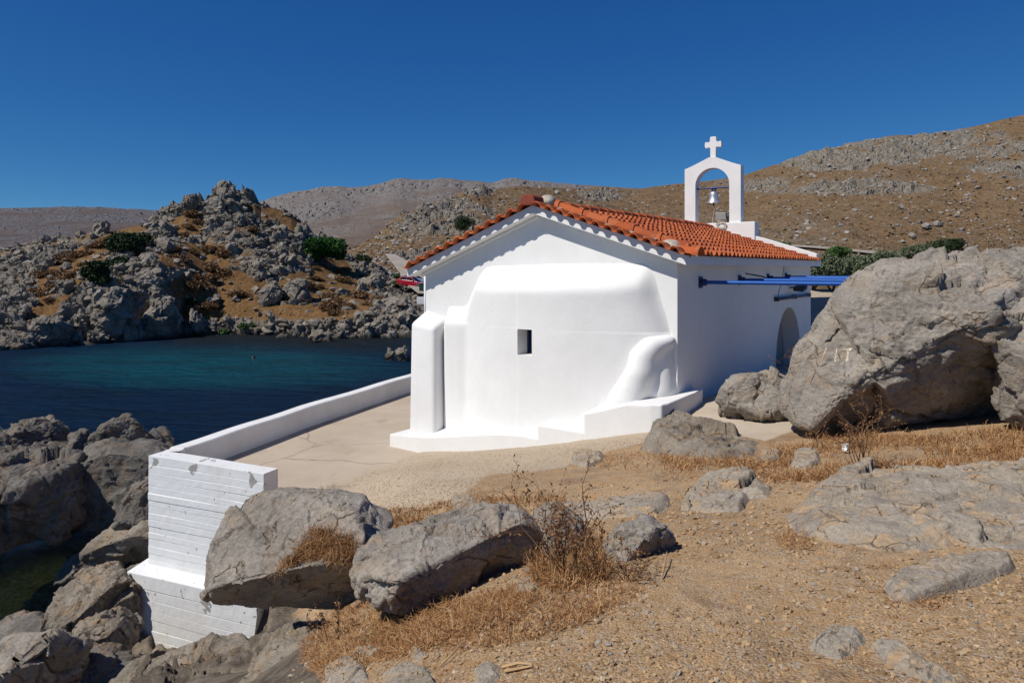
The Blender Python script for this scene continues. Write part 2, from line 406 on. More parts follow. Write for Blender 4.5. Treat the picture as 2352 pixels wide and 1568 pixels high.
M['leaf_mid'] = leaf_mat('green_leaf', [(0.010, 0.038, 0.007), (0.026, 0.082, 0.013), (0.05, 0.135, 0.022)])
M['leaf_tam'] = leaf_mat('tamarisk_leaf', [(0.06, 0.075, 0.04), (0.12, 0.145, 0.08), (0.20, 0.225, 0.13)])
M['leaf_fresh'] = leaf_mat('fresh_leaf', [(0.03, 0.07, 0.018), (0.06, 0.12, 0.03), (0.10, 0.17, 0.045)])
M['leaf_brown'] = leaf_mat('brown_scrub', [(0.085, 0.047, 0.022), (0.165, 0.092, 0.042), (0.25, 0.15, 0.07)])
M['bark'] = simple('bark', (0.075, 0.055, 0.04), 0.95)
def slope_mat(name, k, wet=False):
    """bare rock and dry grass, split by the vertex attribute 'grass'"""
    t = NT(name); v = t.pos()
    g = t.attr('grass')
    a = t.noise(v, 0.5 * k, 8, 0.62, 0.4); b = t.noise(v, 3.0 * k, 7, 0.65); c3 = t.noise(v, 0.12 * k, 5)
    rock = t.ramp(a, [(0.3, (0.125, 0.108, 0.086)), (0.5, (0.205, 0.182, 0.15)), (0.72, (0.30, 0.27, 0.225))])
    rock = t.mix(t.ramp(b, [(0.3, 0.7), (0.48, 0)]), rock, (0.045, 0.04, 0.035))
    gr = t.ramp(b, [(0.28, (0.06, 0.034, 0.015)), (0.45, (0.135, 0.074, 0.030)), (0.62, (0.21, 0.122, 0.052)), (0.8, (0.28, 0.175, 0.085))])
    gr = t.mix(t.ramp(c3, [(0.4, 0), (0.7, 0.5)]), gr, (0.10, 0.056, 0.026))
    m_ = t.ramp(t.math('ADD', g, t.math('MULTIPLY', t.math('SUBTRACT', b, 0.5), 0.8)), [(0.42, 0), (0.58, 1)])
    c = t.mix(m_, rock, gr)
    if wet:
        z = t.sep(v)[2]
        c = t.mix(t.math('MULTIPLY', t.ramp(t.math('ADD', z, a), [(0.55, 1), (1.3, 0)]), 0.8), c, (0.02, 0.018, 0.014))
    h = t.math('ADD', a, t.math('MULTIPLY', b, 0.5))
    return t.fin(c, 0.95, t.bump(h, 0.8, 0.25 / k), 0.1)
M['headland'] = slope_mat('headland_slope', 1.0, True)
def hill_mat(name, k, rlo, rhi, glo, ghi, boost=0.0):
    t = NT(name); v = t.pos(); g = t.attr('grass')
    a = t.noise(v, 0.10 * k, 8, 0.65, 0.5); b = t.noise(v, 0.7 * k, 8, 0.7); c3 = t.noise(v, 0.02 * k, 5)
    sp = t.noise(v, 1.6 * k, 4, 0.6)
    rock = t.ramp(b, [(0.3, tuple(x * 0.45 for x in rlo)), (0.45, rlo), (0.68, rhi)])
    gr = t.ramp(b, [(0.28, tuple(x * 0.5 for x in glo)), (0.42, glo), (0.65, ghi)])
    gr = t.mix(t.ramp(a, [(0.4, 0.0), (0.7, 0.6)]), gr, tuple(x * 0.62 for x in glo))
    m_ = t.ramp(t.math('ADD', g, t.math('MULTIPLY', t.math('SUBTRACT', b, 0.5), 1.0)), [(0.38, 0), (0.6, 1)])
    c = t.mix(m_, rock, gr)
    c = t.mix(t.ramp(sp, [(0.60, 0), (0.68, 0.75)]), c, rhi)
    sc = t.noise(v, 0.9 * k, 3, 0.55)
    c = t.mix(t.ramp(sc, [(0.60, 0), (0.66, 0.7)]), c, tuple(x * 0.35 for x in glo))
    h = t.math('ADD', a, t.math('MULTIPLY', b, 0.6))
    return t.fin(c, 0.95, t.bump(h, 0.9, 1.2 / k), 0.05)
M['hill'] = hill_mat('dry_hill', 1.0, (0.17, 0.150, 0.122), (0.31, 0.275, 0.228), (0.145, 0.092, 0.048), (0.25, 0.168, 0.096))
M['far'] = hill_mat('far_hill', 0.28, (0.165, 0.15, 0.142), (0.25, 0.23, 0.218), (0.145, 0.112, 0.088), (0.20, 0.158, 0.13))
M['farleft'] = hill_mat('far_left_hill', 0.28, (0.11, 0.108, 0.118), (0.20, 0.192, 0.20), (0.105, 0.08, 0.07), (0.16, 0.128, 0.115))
M['road'] = simple('road_dust', (0.30, 0.265, 0.225), 0.95, scale=1.0)
M['sand'] = simple('beach_sand', (0.40, 0.33, 0.24), 0.95, scale=1.0)
def water_mat():
    t = NT('sea_water'); v = t.pos()
    shal, near = t.attr('shallow'), t.attr('near')
    br = t.attr('brown')
    deep = t.mix(shal, (0.003, 0.026, 0.072), (0.004, 0.105, 0.145))
    patch = t.noise(t.mapv(v, (1, 2.2, 1)), 0.16, 5, 0.6)
    deep = t.mix(t.ramp(patch, [(0.45, 0), (0.7, 0.5)]), deep, (0.003, 0.014, 0.028))
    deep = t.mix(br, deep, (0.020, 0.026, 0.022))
    w1 = t.noise(t.mapv(v, (1, 1.9, 1), (0, 0, 0.5)), 1.1, 4, 0.6)
    w2 = t.noise(t.mapv(v, (1, 2.4, 1), (0, 0, 0.15)), 4.5, 4, 0.6)
    w0 = t.noise(t.mapv(v, (1, 2.6, 1), (0, 0, 0.25)), 0.42, 3, 0.55)
    bm = t.bump(t.math('ADD', t.math('MULTIPLY', w0, 1.6), t.math('ADD', w1, t.math('MULTIPLY', w2, 0.5))), 1.0, 1.1)
    t.fin(deep, 0.6, bm, 0.0)
    t.b.inputs['IOR'].default_value = 1.33
    tr = t.n('ShaderNodeBsdfTransparent'); tr.inputs[0].default_value = (0.62, 0.68, 0.42, 1)
    gl = t.n('ShaderNodeBsdfGlossy', i_Roughness=0.08); t.set(gl.inputs['Normal'], bm)
    fr = t.n('ShaderNodeFresnel', i_IOR=1.33); t.set(fr.inputs['Normal'], bm)
    m1 = t.n('ShaderNodeMixShader'); t.set(m1.inputs[0], t.math('MULTIPLY', fr.outputs[0], 0.6)); t.t.links.new(tr.outputs[0], m1.inputs[1]); t.t.links.new(gl.outputs[0], m1.inputs[2])
    # a ruffled sea never mirrors more than about a quarter of what lies along the line of sight
    g2 = t.n('ShaderNodeBsdfGlossy', i_Roughness=0.20); t.set(g2.inputs['Normal'], bm)
    m0 = t.n('ShaderNodeMixShader'); t.set(m0.inputs[0], t.math('MINIMUM', fr.outputs[0], 0.22)); t.t.links.new(t.b.outputs[0], m0.inputs[1]); t.t.links.new(g2.outputs[0], m0.inputs[2])
    m2 = t.n('ShaderNodeMixShader'); t.set(m2.inputs[0], near); t.t.links.new(m0.outputs[0], m2.inputs[1]); t.t.links.new(m1.outputs[0], m2.inputs[2])
    t.t.links.new(m2.outputs[0], t.out.inputs[0])
    return t.m
M['water'] = water_mat()

M['scrub'] = leaf_mat('hill_scrub', [(0.05, 0.034, 0.018), (0.10, 0.066, 0.032), (0.15, 0.105, 0.055)])
# ------------------------------------------------------------------ near ground
_cp = [PZ(640, 1138, 3.0), PZ(700, 1136, 3.0), PZ(790, 1113, 3.0), PZ(880, 1070, 3.0), PZ(950, 1043, 3.0), PZ(887, 1025, 2.98), PZ(994, 1035, 3.1),
       PZ(1110, 1033, 3.35), PZ(1234, 1023, 3.63), PZ(1360, 1010, 3.9), PZ(1490, 990, 4.13), PZ(1617, 923, 4.33), PZ(1800, 960, 4.35), PZ(1700, 960, 4.33), PZ(1560, 985, 4.22),
       PZ(1800, 1000, 4.38), PZ(2000, 1000, 4.52), PZ(2300, 980, 4.7), PZ(2160, 1040, 4.68), PZ(1640, 1200, 4.66), PZ(1480, 1400, 4.89),
       PZ(1480, 1568, 5.0), PZ(2300, 1568, 5.05), PZ(1900, 1568, 5.02), PZ(2300, 1250, 4.93), PZ(2340, 1100, 4.84), PZ(1750, 1300, 4.84), PZ(1980, 1250, 4.86),
       PZ(1050, 1100, 3.55), PZ(1050, 1190, 3.85), PZ(850, 1180, 3.42), PZ(850, 1130, 3.15), PZ(1300, 1080, 4.0), PZ(1300, 1180, 4.3), PZ(1500, 1050, 4.2), PZ(1700, 1060, 4.47),
       PZ(1050, 1400, 4.5), PZ(1250, 1380, 4.78), PZ(1200, 1568, 4.92), PZ(1000, 1568, 4.75), PZ(1000, 1480, 4.62), PZ(860, 1500, 4.3), PZ(800, 1420, 3.95), PZ(850, 1568, 4.5),
       PZ(700, 1568, 4.0), PZ(580, 1568, 3.5), PZ(450, 1568, 2.5), PZ(720, 1480, 2.5), PZ(630, 1466, 1.0), (-3.35, 10.7, 0.95), (-2.9, 10.2, 1.3), PZ(560, 1462, 0.8), PZ(430, 1466, 0.6), PZ(330, 1452, 0.45), PZ(400, 1520, 1.3),
       PZ(300, 1568, 1.2), PZ(150, 1568, 0.3), PZ(200, 1500, 0.1), PZ(40, 1480, -0.25), PZ(-200, 1500, -0.4), PZ(100, 1340, -0.45), PZ(-100, 1330, -0.6), PZ(250, 1300, -0.15), PZ(120, 1260, -0.5),
       (-9, 12, -0.6), (-12, 15, -0.8), (-8.5, 20, -1.0), (-14, 22, -1.6), (-7, 26, -1.6), (-9, 8, -0.3), (-6, 6, 0.8), (-4.5, 4, 2.0), (-3, 2.2, 3.6), (-2.2, 1, 4.2), (0, 0, 5.0), (1.5, 0, 5.05), (4, 1, 5.1), (8, 4, 5.05), (7, 7, 4.85), (11, 8, 4.8),
       (-7, 2, 1.0), (-10, 4, 0.0),
       (-3.4, 14, 2.9), (-1.5, 18, 2.9), (-2.5, 22, 2.7), (1, 22, 3.2), (3, 19, 3.6),
       (4, 13, 4.33), (7, 17, 4.2), (9, 20, 4.0), (12, 14, 4.5), (14, 10, 4.6), (10, 26, 2.6), (6, 27, 2.3), (-1, 27, 1.2), (-4, 27, -0.8), (0, 32, -1.6), (8, 34, -1.6), (16, 32, -1.2), (20, 20, 2.0), (24, 12, 3.0), (20, 6, 4.6)]
_cp = np.array([np.asarray(c, float) for c in _cp])
def _tps(r2): return 0.5 * r2 * np.log(r2 + 1e-9)
def _fit():
    n = len(_cp); q = _cp[:, :2]
    K = _tps(((q[:, None] - q[None]) ** 2).sum(-1)) + np.eye(n) * 0.02
    Pm = np.hstack([np.ones((n, 1)), q]); A = np.zeros((n + 3, n + 3)); A[:n, :n] = K; A[:n, n:] = Pm; A[n:, :n] = Pm.T
    return np.linalg.solve(A, np.concatenate([_cp[:, 2], np.zeros(3)]))
_w = _fit()
# outer line of the long parapet and of the short return wall, and the terrace they hold up
WALL_OUT = [PZ(341, 1046, 3.46)[:2], PZ(396, 1024, 3.46)[:2], PZ(686, 932, 3.46)[:2], PZ(943, 857, 3.46)[:2], np.array([-1.1, 26.5])]
WALL_B = PZ(605, 1080, 3.46)[:2]
TERR = [WALL_OUT[0] + (0.1, 0.15), WALL_OUT[1] + (0.1, 0.0), WALL_OUT[2] + (0.1, 0), WALL_OUT[3] + (0.1, 0), (-1.0, 26.4), (1.0, 25.5), (-0.6, 15.2), PZ(994, 1034, 3.0)[:2] + (0.15, 0), PZ(950, 1043, 3.0)[:2], PZ(880, 1070, 3.0)[:2], PZ(790, 1113, 3.0)[:2], PZ(700, 1137, 3.0)[:2], WALL_B + (0.1, 0.22)]
TERR = np.array([np.asarray(q, float) for q in TERR])
def ground_z(x, y):
    x = np.asarray(x, float); y = np.asarray(y, float); shp = x.shape
    q = np.stack([x.ravel(), y.ravel()], -1); z = np.zeros(len(q))
    for s in range(0, len(q), 20000):
        e = q[s:s + 20000]
        z[s:s + 20000] = _tps(((e[:, None] - _cp[None, :, :2]) ** 2).sum(-1)) @ _w[:-3] + _w[-3] + e @ _w[-2:]
    z = np.clip(z, -2.2, 5.4)
    p3 = np.stack([q[:, 0], q[:, 1], np.zeros(len(q))], -1)
    rough = 0.35 + 0.65 * sstep(3.1, 3.8, z) + 1.2 * (1 - sstep(0.5, 3.0, z))
    z = z + rough * (0.035 * fbm(p3 * 1.1, 5) + 0.012 * fbm(p3 * 7, 3))
    lowm = 1 - sstep(1.8, 2.75, z)
    f1, f2, ci, tl = worley(p3 * 1.6 + 0.3 * fbm(p3 * 2, 3)[:, None], True); g1, g2, cj, tm = worley(p3 * 4.5, True)
    z = z + lowm * sstep(-0.4, 0.3, z) * (0.28 * tl + 0.12 * (ci - 0.5) + 0.11 * tm + 0.05 * (cj - 0.5))
    it = in_poly(q[:, 0], q[:, 1], TERR)
    z = np.where(it, np.minimum(z, 2.99), z)
    return z.reshape(shp)
GK, GD = np.linspace(-1.25, 1.35, 760), np.geomspace(0.55, 34, 560)
GX = GK[None] * GD[:, None]; GY = np.broadcast_to(GD[:, None], GX.shape).copy(); GZ = ground_z(GX, GY)
def ground_fast(x, y):
    """bilinear look-up of the ground sheet"""
    u = np.clip((np.asarray(x) / np.asarray(y) - GK[0]) / (GK[1] - GK[0]), 0, len(GK) - 1.001); v = np.clip(np.log(np.asarray(y) / GD[0]) / math.log(GD[1] / GD[0]), 0, len(GD) - 1.001)
    i, j = u.astype(int), v.astype(int); a, b = u - i, v - j
    return GZ[j, i] * (1 - a) * (1 - b) + GZ[j, i + 1] * a * (1 - b) + GZ[j + 1, i] * (1 - a) * b + GZ[j + 1, i + 1] * a * b
def ray_ground(px, py):
    """where the line of sight through a photo point meets the ground"""
    px = np.asarray(px, float).ravel(); py = np.asarray(py, float).ravel()
    ds = np.geomspace(1.6, 26, 260)
    k = ((px - X0) / F)[:, None]; zz = H - ((py - YH) / F)[:, None] * ds[None]
    g = ground_fast(k * ds[None], np.broadcast_to(ds[None], zz.shape))
    hit = (zz - g) < 0
    i = np.where(hit.any(1), hit.argmax(1), len(ds) - 1); i = np.maximum(i, 1); r = np.arange(len(px))
    a = (zz - g)[r, i - 1]; b = (zz - g)[r, i]; t = np.clip(a / (a - b + 1e-9), 0, 1)
    d = ds[i - 1] + (ds[i] - ds[i - 1]) * t
    x = k[:, 0] * d
    return np.stack([x, d, ground_fast(x, d)], -1)
def build_ground():
    ks, ds, X, Y, Z = GK, GD, GX, GY, GZ
    p = np.stack([X.ravel(), Y.ravel(), Z.ravel()], -1)
    me = mesh_np('ground', p, grid_faces(len(ds), len(ks)))
    px = X0 + F * p[:, 0] / p[:, 1]; py = YH + F * (H - p[:, 2]) / p[:, 1]
    def soft(poly, w):
        """1 inside, fading out over about w pixels"""
        m = in_poly(px, py, poly).astype(np.float32).reshape(len(ds), len(ks))
        for _ in range(w):
            m[1:-1] = (m[:-2] + m[1:-1] * 2 + m[2:]) / 4; m[:, 1:-1] = (m[:, :-2] + m[:, 1:-1] * 2 + m[:, 2:]) / 4
        return m.ravel()
    gravel = soft([(600, 1130), (760, 1110), (900, 1040), (1000, 1000), (1250, 1000), (1500, 960), (1500, 1010), (1380, 1040), (1290, 1075), (1120, 1090), (1060, 1140), (900, 1180), (840, 1175), (700, 1150)], 14)
    pad = soft([(1520, 900), (1900, 900), (1830, 985), (1760, 1012), (1700, 1000), (1600, 975), (1500, 965)], 1)
    pad = np.maximum(pad, (p[:, 1] > 13.5) & (p[:, 2] > 2.6) & (p[:, 0] > 0.5) & (p[:, 1] < 24))
    shore = 1 - sstep(1.6, 3.2, p[:, 2] + 0.3 * fbm(p * 1.3, 3))
    shore = np.maximum(shore, soft([(300, 1420), (600, 1380), (760, 1440), (700, 1500), (800, 1640), (100, 1640)], 12) * 0.8)
    shore = shore * (1 - in_poly(p[:, 0], p[:, 1], TERR))
    attr(me, 'gravel', gravel); attr(me, 'pad', pad); attr(me, 'shore', shore)
    tag(link('ground', me, M['earth']), kind='structure')
build_ground()
def build_terrace():
    bm = bmesh.new()
    ext = [tuple(q) for q in TERR]
    # push the landward edge under the rising ground, so that the ground itself draws the edge
    cx = np.array([-2.0, 14.0])
    out = []
    for i, q in enumerate(ext):
        q = np.array(q)
        if i in (7, 8, 9, 10): q = q + np.array([0.28, -0.42])
        out.append(tuple(q))
    add_prism(bm, out, 2.4, 3.0)
    tag(link('terrace', bm_mesh(bm, 'terrace'), M['concrete']), kind='structure')
build_terrace()
# ------------------------------------------------------------------ sea
SHORE = [(-900, 838), (-500, 822), (0, 806), (100, 797), (200, 792), (290, 784), (390, 777), (430, 770), (500, 768), (640, 770), (780, 778), (900, 776), (1000, 774)]
SHX = np.array([q[0] for q in SHORE], float); SHY = np.array([q[1] for q in SHORE], float)
def build_water():
    a = np.concatenate([np.linspace(-1.5, -0.8, 30), np.linspace(-0.78, 0.9, 220), np.linspace(0.95, 1.6, 20)])
    ds = np.concatenate([np.geomspace(3.5, 180, 260), np.geomspace(200, 5000, 20)])
    X = a[None] * ds[:, None]; Y = np.broadcast_to(ds[:, None], X.shape)
    p = np.stack([X.ravel(), Y.ravel(), np.zeros(X.size)], -1)
    p3 = p * 0.12
    warp = 0.16 * fbm(p3, 3)
    me = mesh_np('water', p, grid_faces(len(ds), len(a)))
    px = X0 + F * p[:, 0] / p[:, 1]; py = YH + F * H / p[:, 1]
    e = ((px - 470) / 360) ** 2 + ((py - 845) / 42) ** 2
    shallow = (1 - sstep(0.0, 2.3, e + warp * 3.0)) * 0.85
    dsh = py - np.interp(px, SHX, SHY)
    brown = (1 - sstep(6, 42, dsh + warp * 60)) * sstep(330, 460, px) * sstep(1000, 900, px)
    e2 = ((p[:, 0] + 9.3) / 2.9) ** 2 + ((p[:, 1] - 14.0) / 3.4) ** 2
    near = 1 - sstep(0.9, 1.8, e2 + warp)
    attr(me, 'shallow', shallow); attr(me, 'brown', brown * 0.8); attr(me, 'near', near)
    tag(link('water', me, M['water']), kind='structure')
build_water()
# ------------------------------------------------------------------ headland across the bay
RIDGE = [(-900, 640), (-500, 610), (-150, 580), (0, 566), (50, 556), (90, 549), (120, 541), (160, 541), (200, 533), (260, 527), (300, 518), (340, 508), (352, 492), (370, 474), (395, 470), (410, 466), (425, 450), (445, 450), (470, 455), (484, 432), (500, 425), (530, 424), (560, 432), (585, 440), (600, 458), (640, 472), (668, 480), (690, 498), (706, 512), (722, 536), (745, 548), (770, 566), (800, 580), (830, 592), (860, 602), (885, 618), (905, 634), (930, 652), (970, 662), (1040, 668)]
RX = np.array([q[0] for q in RIDGE], float); RY = np.array([q[1] for q in RIDGE], float)
CLIFF = [(-900, 0.25), (0, 0.34), (100, 0.42), (200, 0.55), (300, 0.62), (360, 0.58), (420, 0.42), (500, 0.12), (700, 0.10), (800, 0.22), (900, 0.35), (1000, 0.4)]
GRASS = [[(90, 640), (130, 600), (200, 560), (290, 522), (345, 516), (330, 545), (270, 560), (250, 600), (190, 640), (150, 690), (100, 740), (60, 760), (85, 700)],
         [(390, 650), (450, 618), (560, 625), (620, 655), (700, 622), (760, 600), (800, 600), (790, 640), (720, 690), (600, 700), (500, 745), (430, 760), (420, 690)],
         [(490, 745), (560, 700), (700, 700), (780, 680), (860, 690), (835, 720), (770, 745), (640, 752)],
         [(350, 590), (420, 562), (470, 560), (560, 604), (500, 618), (400, 618)], [(395, 500), (450, 490), (470, 530), (430, 545), (385, 530)],
         [(760, 620), (860, 640), (880, 660), (800, 672), (730, 680)], [(560, 470), (640, 480), (700, 520), (660, 530), (600, 500)], [(430, 640), (500, 650), (520, 740), (440, 762), (425, 700)]]
xs = np.linspace(-760, 1010, 640)
us = np.concatenate([np.linspace(0, 1, 330), np.linspace(1.03, 2.2, 24)])
XX, UU = np.meshgrid(xs, us)
ys_ = np.interp(XX, SHX, SHY); yr_ = np.interp(XX, RX, RY)
yr_ = np.minimum(yr_ + 4, ys_ - 30)
ds_ = H * F / (ys_ - YH); dr_ = np.interp(XX, [-760, 0, 300, 530, 700, 850, 1010], [95, 98, 96, 97, 100, 104, 104])
dr_ = np.maximum(dr_, ds_ + 12)
cl_ = np.interp(XX, [q[0] for q in CLIFF], [q[1] for q in CLIFF])
u1 = np.clip(UU, 0, 1)
g_ = u1 ** 0.95 + cl_ * sstep(-0.02, 0.16, u1) * (1 - u1) ** 1.5
DD = np.where(UU <= 1, ds_ + (dr_ - ds_) * u1, dr_ + (UU - 1) * 45)
YYp = ys_ + (yr_ - ys_) * g_
ZZ = H - (YYp - YH) / F * DD
zr = H - (yr_ - YH) / F * dr_
ZZ = np.where(UU > 1, np.maximum(zr - (UU - 1) ** 1.3 * 22, 1.0), ZZ)
KK = (XX - X0) / F
hp = np.stack([(KK * DD).ravel(), DD.ravel(), ZZ.ravel()], -1)
hx, hy = XX.ravel(), YYp.ravel()
gm = np.zeros(XX.shape, np.float32)
for poly in GRASS: gm = np.maximum(gm, in_poly(XX, YYp, poly))
for _ in range(9):
    gm[1:-1] = (gm[:-2] + gm[1:-1] * 2 + gm[2:]) / 4; gm[:, 1:-1] = (gm[:, :-2] + gm[:, 1:-1] * 2 + gm[:, 2:]) / 4
hgrass = gm.ravel() * 0.8 + 0.5 * fbm(hp * 0.16, 5) + 0.3 * fbm(hp * 0.7, 3) + 0.36
hgrass = np.where((hy < 520) & (hx > 330), hgrass - 0.15, hgrass)
hgrass = np.clip(hgrass * sstep(0.5, 2.5, hp[:, 2]), 0, 1)
f1, f2, cid, tla = worley(hp * (0.5, 0.5, 0.65) + 0.3 * fbm(hp * 0.5, 3)[:, None], True)
f1b, f2b, cidb, tlb = worley(hp * (1.3, 1.3, 1.6) + 0.25 * fbm(hp * 1.3, 3)[:, None], True)
rk = 1 - sstep(0.25, 0.6, hgrass)
amp = rk * sstep(-0.2, 1.0, hp[:, 2] + 0.3)
lift = 0.85 * amp * (1.3 * tla + 0.6 * tlb + 0.7 * (cid - 0.45) + 0.3 * (cidb - 0.5) - 0.6 * (1 - sstep(0, 0.16, f2 - f1)) - 0.25 * (1 - sstep(0, 0.15, f2b - f1b)) + 0.5 * fbm(hp * 0.6, 4)) + (1 - rk) * 0.28 * fbm(hp * 0.5, 4)
lift = np.where(UU.ravel() > 1, lift * 0.4, lift)
hp[:, 2] += lift; hp[:, 1] -= 0.5 * lift * rk; hp[:, 0] -= 0.25 * lift * rk
hp[:, 2] = np.where(UU.ravel() < 0.004, -1.5, hp[:, 2])
me = mesh_np('headland', hp, grid_faces(len(us), len(xs)), smooth=False)
attr(me, 'grass', hgrass)
tag(link('headland', me, M['headland']), kind='structure')
HG = dict(p=hp, x=hx, y=hy, g=hgrass, u=UU.ravel())
def on_headland(x, y):
    """world point of the headland's surface at a photo point"""
    m = HG['u'] <= 1.001
    i = np.argmin(np.where(m, (HG['x'] - x) ** 2 + (HG['y'] - y) ** 2, 1e9))
    return HG['p'][i].copy()
# ------------------------------------------------------------------ hills behind
def hill(name, mat, ridge, base, dbase, dridge, nx=500, nr=220, amp=2.0, k=0.02, shape=0.95, grassbias=0.6, outcrops=(), back=500, rocky_top=0.0, mid=None):
    xs = np.linspace(ridge[0][0], ridge[-1][0], nx); u = np.concatenate([np.linspace(0, 1, nr), np.linspace(1.02, 1.6, 10)])
    X, U = np.meshgrid(xs, u)
    yr = np.interp(X, [q[0] for q in ridge], [q[1] for q in ridge]); yb = np.interp(X, [q[0] for q in base], [q[1] for q in base])
    db = np.interp(X, [q[0] for q in dbase], [q[1] for q in dbase]); dr = np.interp(X, [q[0] for q in dridge], [q[1] for q in dridge])
    U1 = np.clip(U, 0, 1)
    D = db * (dr / db) ** U1 + np.clip(U - 1, 0, 9) * back
    Y = yb + (yr - yb) * U1 ** shape
    Z = H - (Y - YH) / F * D
    zr = H - (yr - YH) / F * dr
    Z = np.where(U > 1, zr - (U - 1) * back * 0.3, Z)
    Z[0] = -2.0; D[0] -= 6
    p = np.stack([((X - X0) / F * D).ravel(), D.ravel(), Z.ravel()], -1)
    x, y = X.ravel(), Y.ravel()
    g = grassbias + 0.55 * fbm(p * k, 4)
    oc = np.zeros(len(p))
    for cx, cy, rx, ry, w in outcrops:
        oc = np.maximum(oc, w * (1 - sstep(0.5, 1.1, np.sqrt(((x - cx) / rx) ** 2 + ((y - cy) / ry) ** 2) + 0.5 * fbm(p * k * 2.2, 4))))
    g = np.clip(g - oc * (0.62 + 1.3 * fbm(p * k * 5, 4)) + 0.25 * fbm(p * k * 9, 3), 0, 1)
    wq = p * (1, 1, 1.4) * k * 8 + 0.35 * np.stack([fbm(p * k * 8, 3), fbm(p * k * 8 + 30, 3), fbm(p * k * 8 + 60, 3)], -1)
    f1, f2, ci, tl = worley(wq, True); g1, g2, cj, tm = worley(wq * 2.7 + 5, True)
    rk = 1 - sstep(0.2, 0.55, g)
    l = amp * (rk * (1.7 * tl + 0.7 * (ci - 0.5) + 0.6 * tm + 0.3 * (cj - 0.5) - 0.5 * (1 - sstep(0, 0.12, f2 - f1))) + 0.5 * fbm(p * k * 3, 5)) * sstep(0.0, 0.1, U1.ravel())
    p[:, 2] += l * (1 - 0.6 * sstep(0.97, 1, U1.ravel()))
    me = mesh_np(name, p, grid_faces(len(u), nx), smooth=False); attr(me, 'grass', g)
    tag(link(name, me, mat), kind='structure')
    return dict(p=p, x=x, y=y, g=g, u=U.ravel(), oc=oc)
HILL = hill('hill', M['hill'],
    [(640, 600), (760, 588), (810, 572), (830, 560), (870, 536), (900, 506), (930, 490), (960, 476), (1000, 462), (1035, 452), (1070, 436), (1085, 430), (1110, 429), (1130, 434), (1160, 431), (1200, 427), (1260, 430), (1300, 432), (1345, 434), (1380, 429), (1420, 432), (1450, 436), (1500, 429), (1560, 422), (1620, 416), (1680, 408), (1720, 398), (1760, 384), (1800, 372), (1840, 357), (1870, 347), (1900, 341), (1960, 327), (2000, 322), (2035, 314), (2060, 311), (2100, 310), (2150, 304), (2200, 297), (2260, 286), (2300, 275), (2352, 264), (2500, 240), (2800, 210), (3100, 200)],
    [(640, 650), (1500, 672), (1900, 667), (3100, 664)], [(640, 108), (900, 112), (1100, 125), (1500, 165), (2000, 195), (3100, 230)], [(640, 230), (830, 250), (1080, 330), (1400, 420), (1720, 430), (2100, 390), (2500, 360), (3100, 360)],
    nx=900, nr=360, amp=2.1, k=0.022, shape=0.9, grassbias=0.72,
    outcrops=[(980, 480, 150, 40, 0.8), (1090, 436, 60, 16, 0.9), (1000, 520, 160, 30, 0.5), (1380, 446, 70, 18, 0.8), (1900, 365, 150, 30, 1.0), (2050, 345, 160, 36, 0.9), (2200, 330, 220, 45, 0.65), (1980, 432, 190, 24, 0.7), (1760, 430, 110, 22, 0.45), (2300, 390, 120, 26, 0.5), (960, 590, 120, 16, 0.6), (1120, 590, 120, 20, 0.6)])
hill('mountain', M['far'],
    [(250, 540), (400, 520), (520, 490), (630, 452), (660, 444), (700, 437), (740, 430), (775, 427), (800, 430), (830, 429), (865, 424), (885, 418), (905, 411), (920, 409), (960, 413), (985, 413), (1010, 409), (1040, 410), (1060, 414), (1100, 416), (1130, 420), (1160, 410), (1185, 409), (1220, 415), (1260, 418), (1330, 424), (1420, 430), (1600, 440), (1800, 450)],
    [(250, 605), (1800, 605)], [(250, 600), (1800, 600)], [(250, 1500), (1800, 1500)], nx=420, nr=150, amp=3.0, k=0.006, grassbias=0.42, back=2500)
hill('foothill', M['far'], [(560, 600), (640, 572), (690, 548), (740, 528), (800, 514), (850, 506), (900, 500), (1000, 494), (1100, 490), (1250, 500)],
    [(560, 606), (1250, 606)], [(560, 380), (1250, 380)], [(560, 620), (1250, 620)], nx=260, nr=90, amp=1.6, k=0.012, grassbias=0.60, back=1200)
hill('distant_hill', M['farleft'], [(-1000, 500), (-400, 486), (-100, 480), (60, 477), (150, 475), (220, 475), (290, 479), (360, 482), (450, 492), (600, 520), (800, 560)],
    [(-1000, 612), (800, 612)], [(-1000, 500), (800, 500)], [(-1000, 1100), (800, 1250)], nx=420, nr=130, amp=2.2, k=0.008, grassbias=0.42, back=2000)
# beach and dusty track at the head of the bay, road behind the headland
def strip(name, pts, mat, z=0.0):
    pts = [np.asarray(q) for q in pts]; n = len(pts) // 2
    v = np.array(pts) + (0, 0, z)
    f = [[i, i + 1, n + i + 1, n + i] for i in range(n - 1)]
    tag(link(name, mesh_np(name, v, np.array(f)), mat), kind='structure')
strip('beach', [PZ(1500, 684, 0.06), PZ(1860, 683, 0.06), PZ(1900, 682, 0.06), PZ(1960, 680, 0.06), PZ(2300, 679, 0.06)] + [P(1500, 664, 172), P(1860, 664, 172), P(1900, 664, 175), P(1960, 663, 180), P(2300, 662, 190)], M['sand'])
def on_hill(x, y):
    i = np.argmin(np.where(HILL['u'] <= 1.001, (HILL['x'] - x) ** 2 + (HILL['y'] - y) ** 2, 1e9))
    return HILL['p'][i].copy()
_tr = [(1700, 565), (1790, 568), (1880, 573), (1940, 578), (1990, 583), (2040, 588), (2090, 594)]
strip('track', [on_hill(x, y + 2) for x, y in _tr] + [on_hill(x, y - 2.5) for x, y in _tr], M['road'], 0.9)
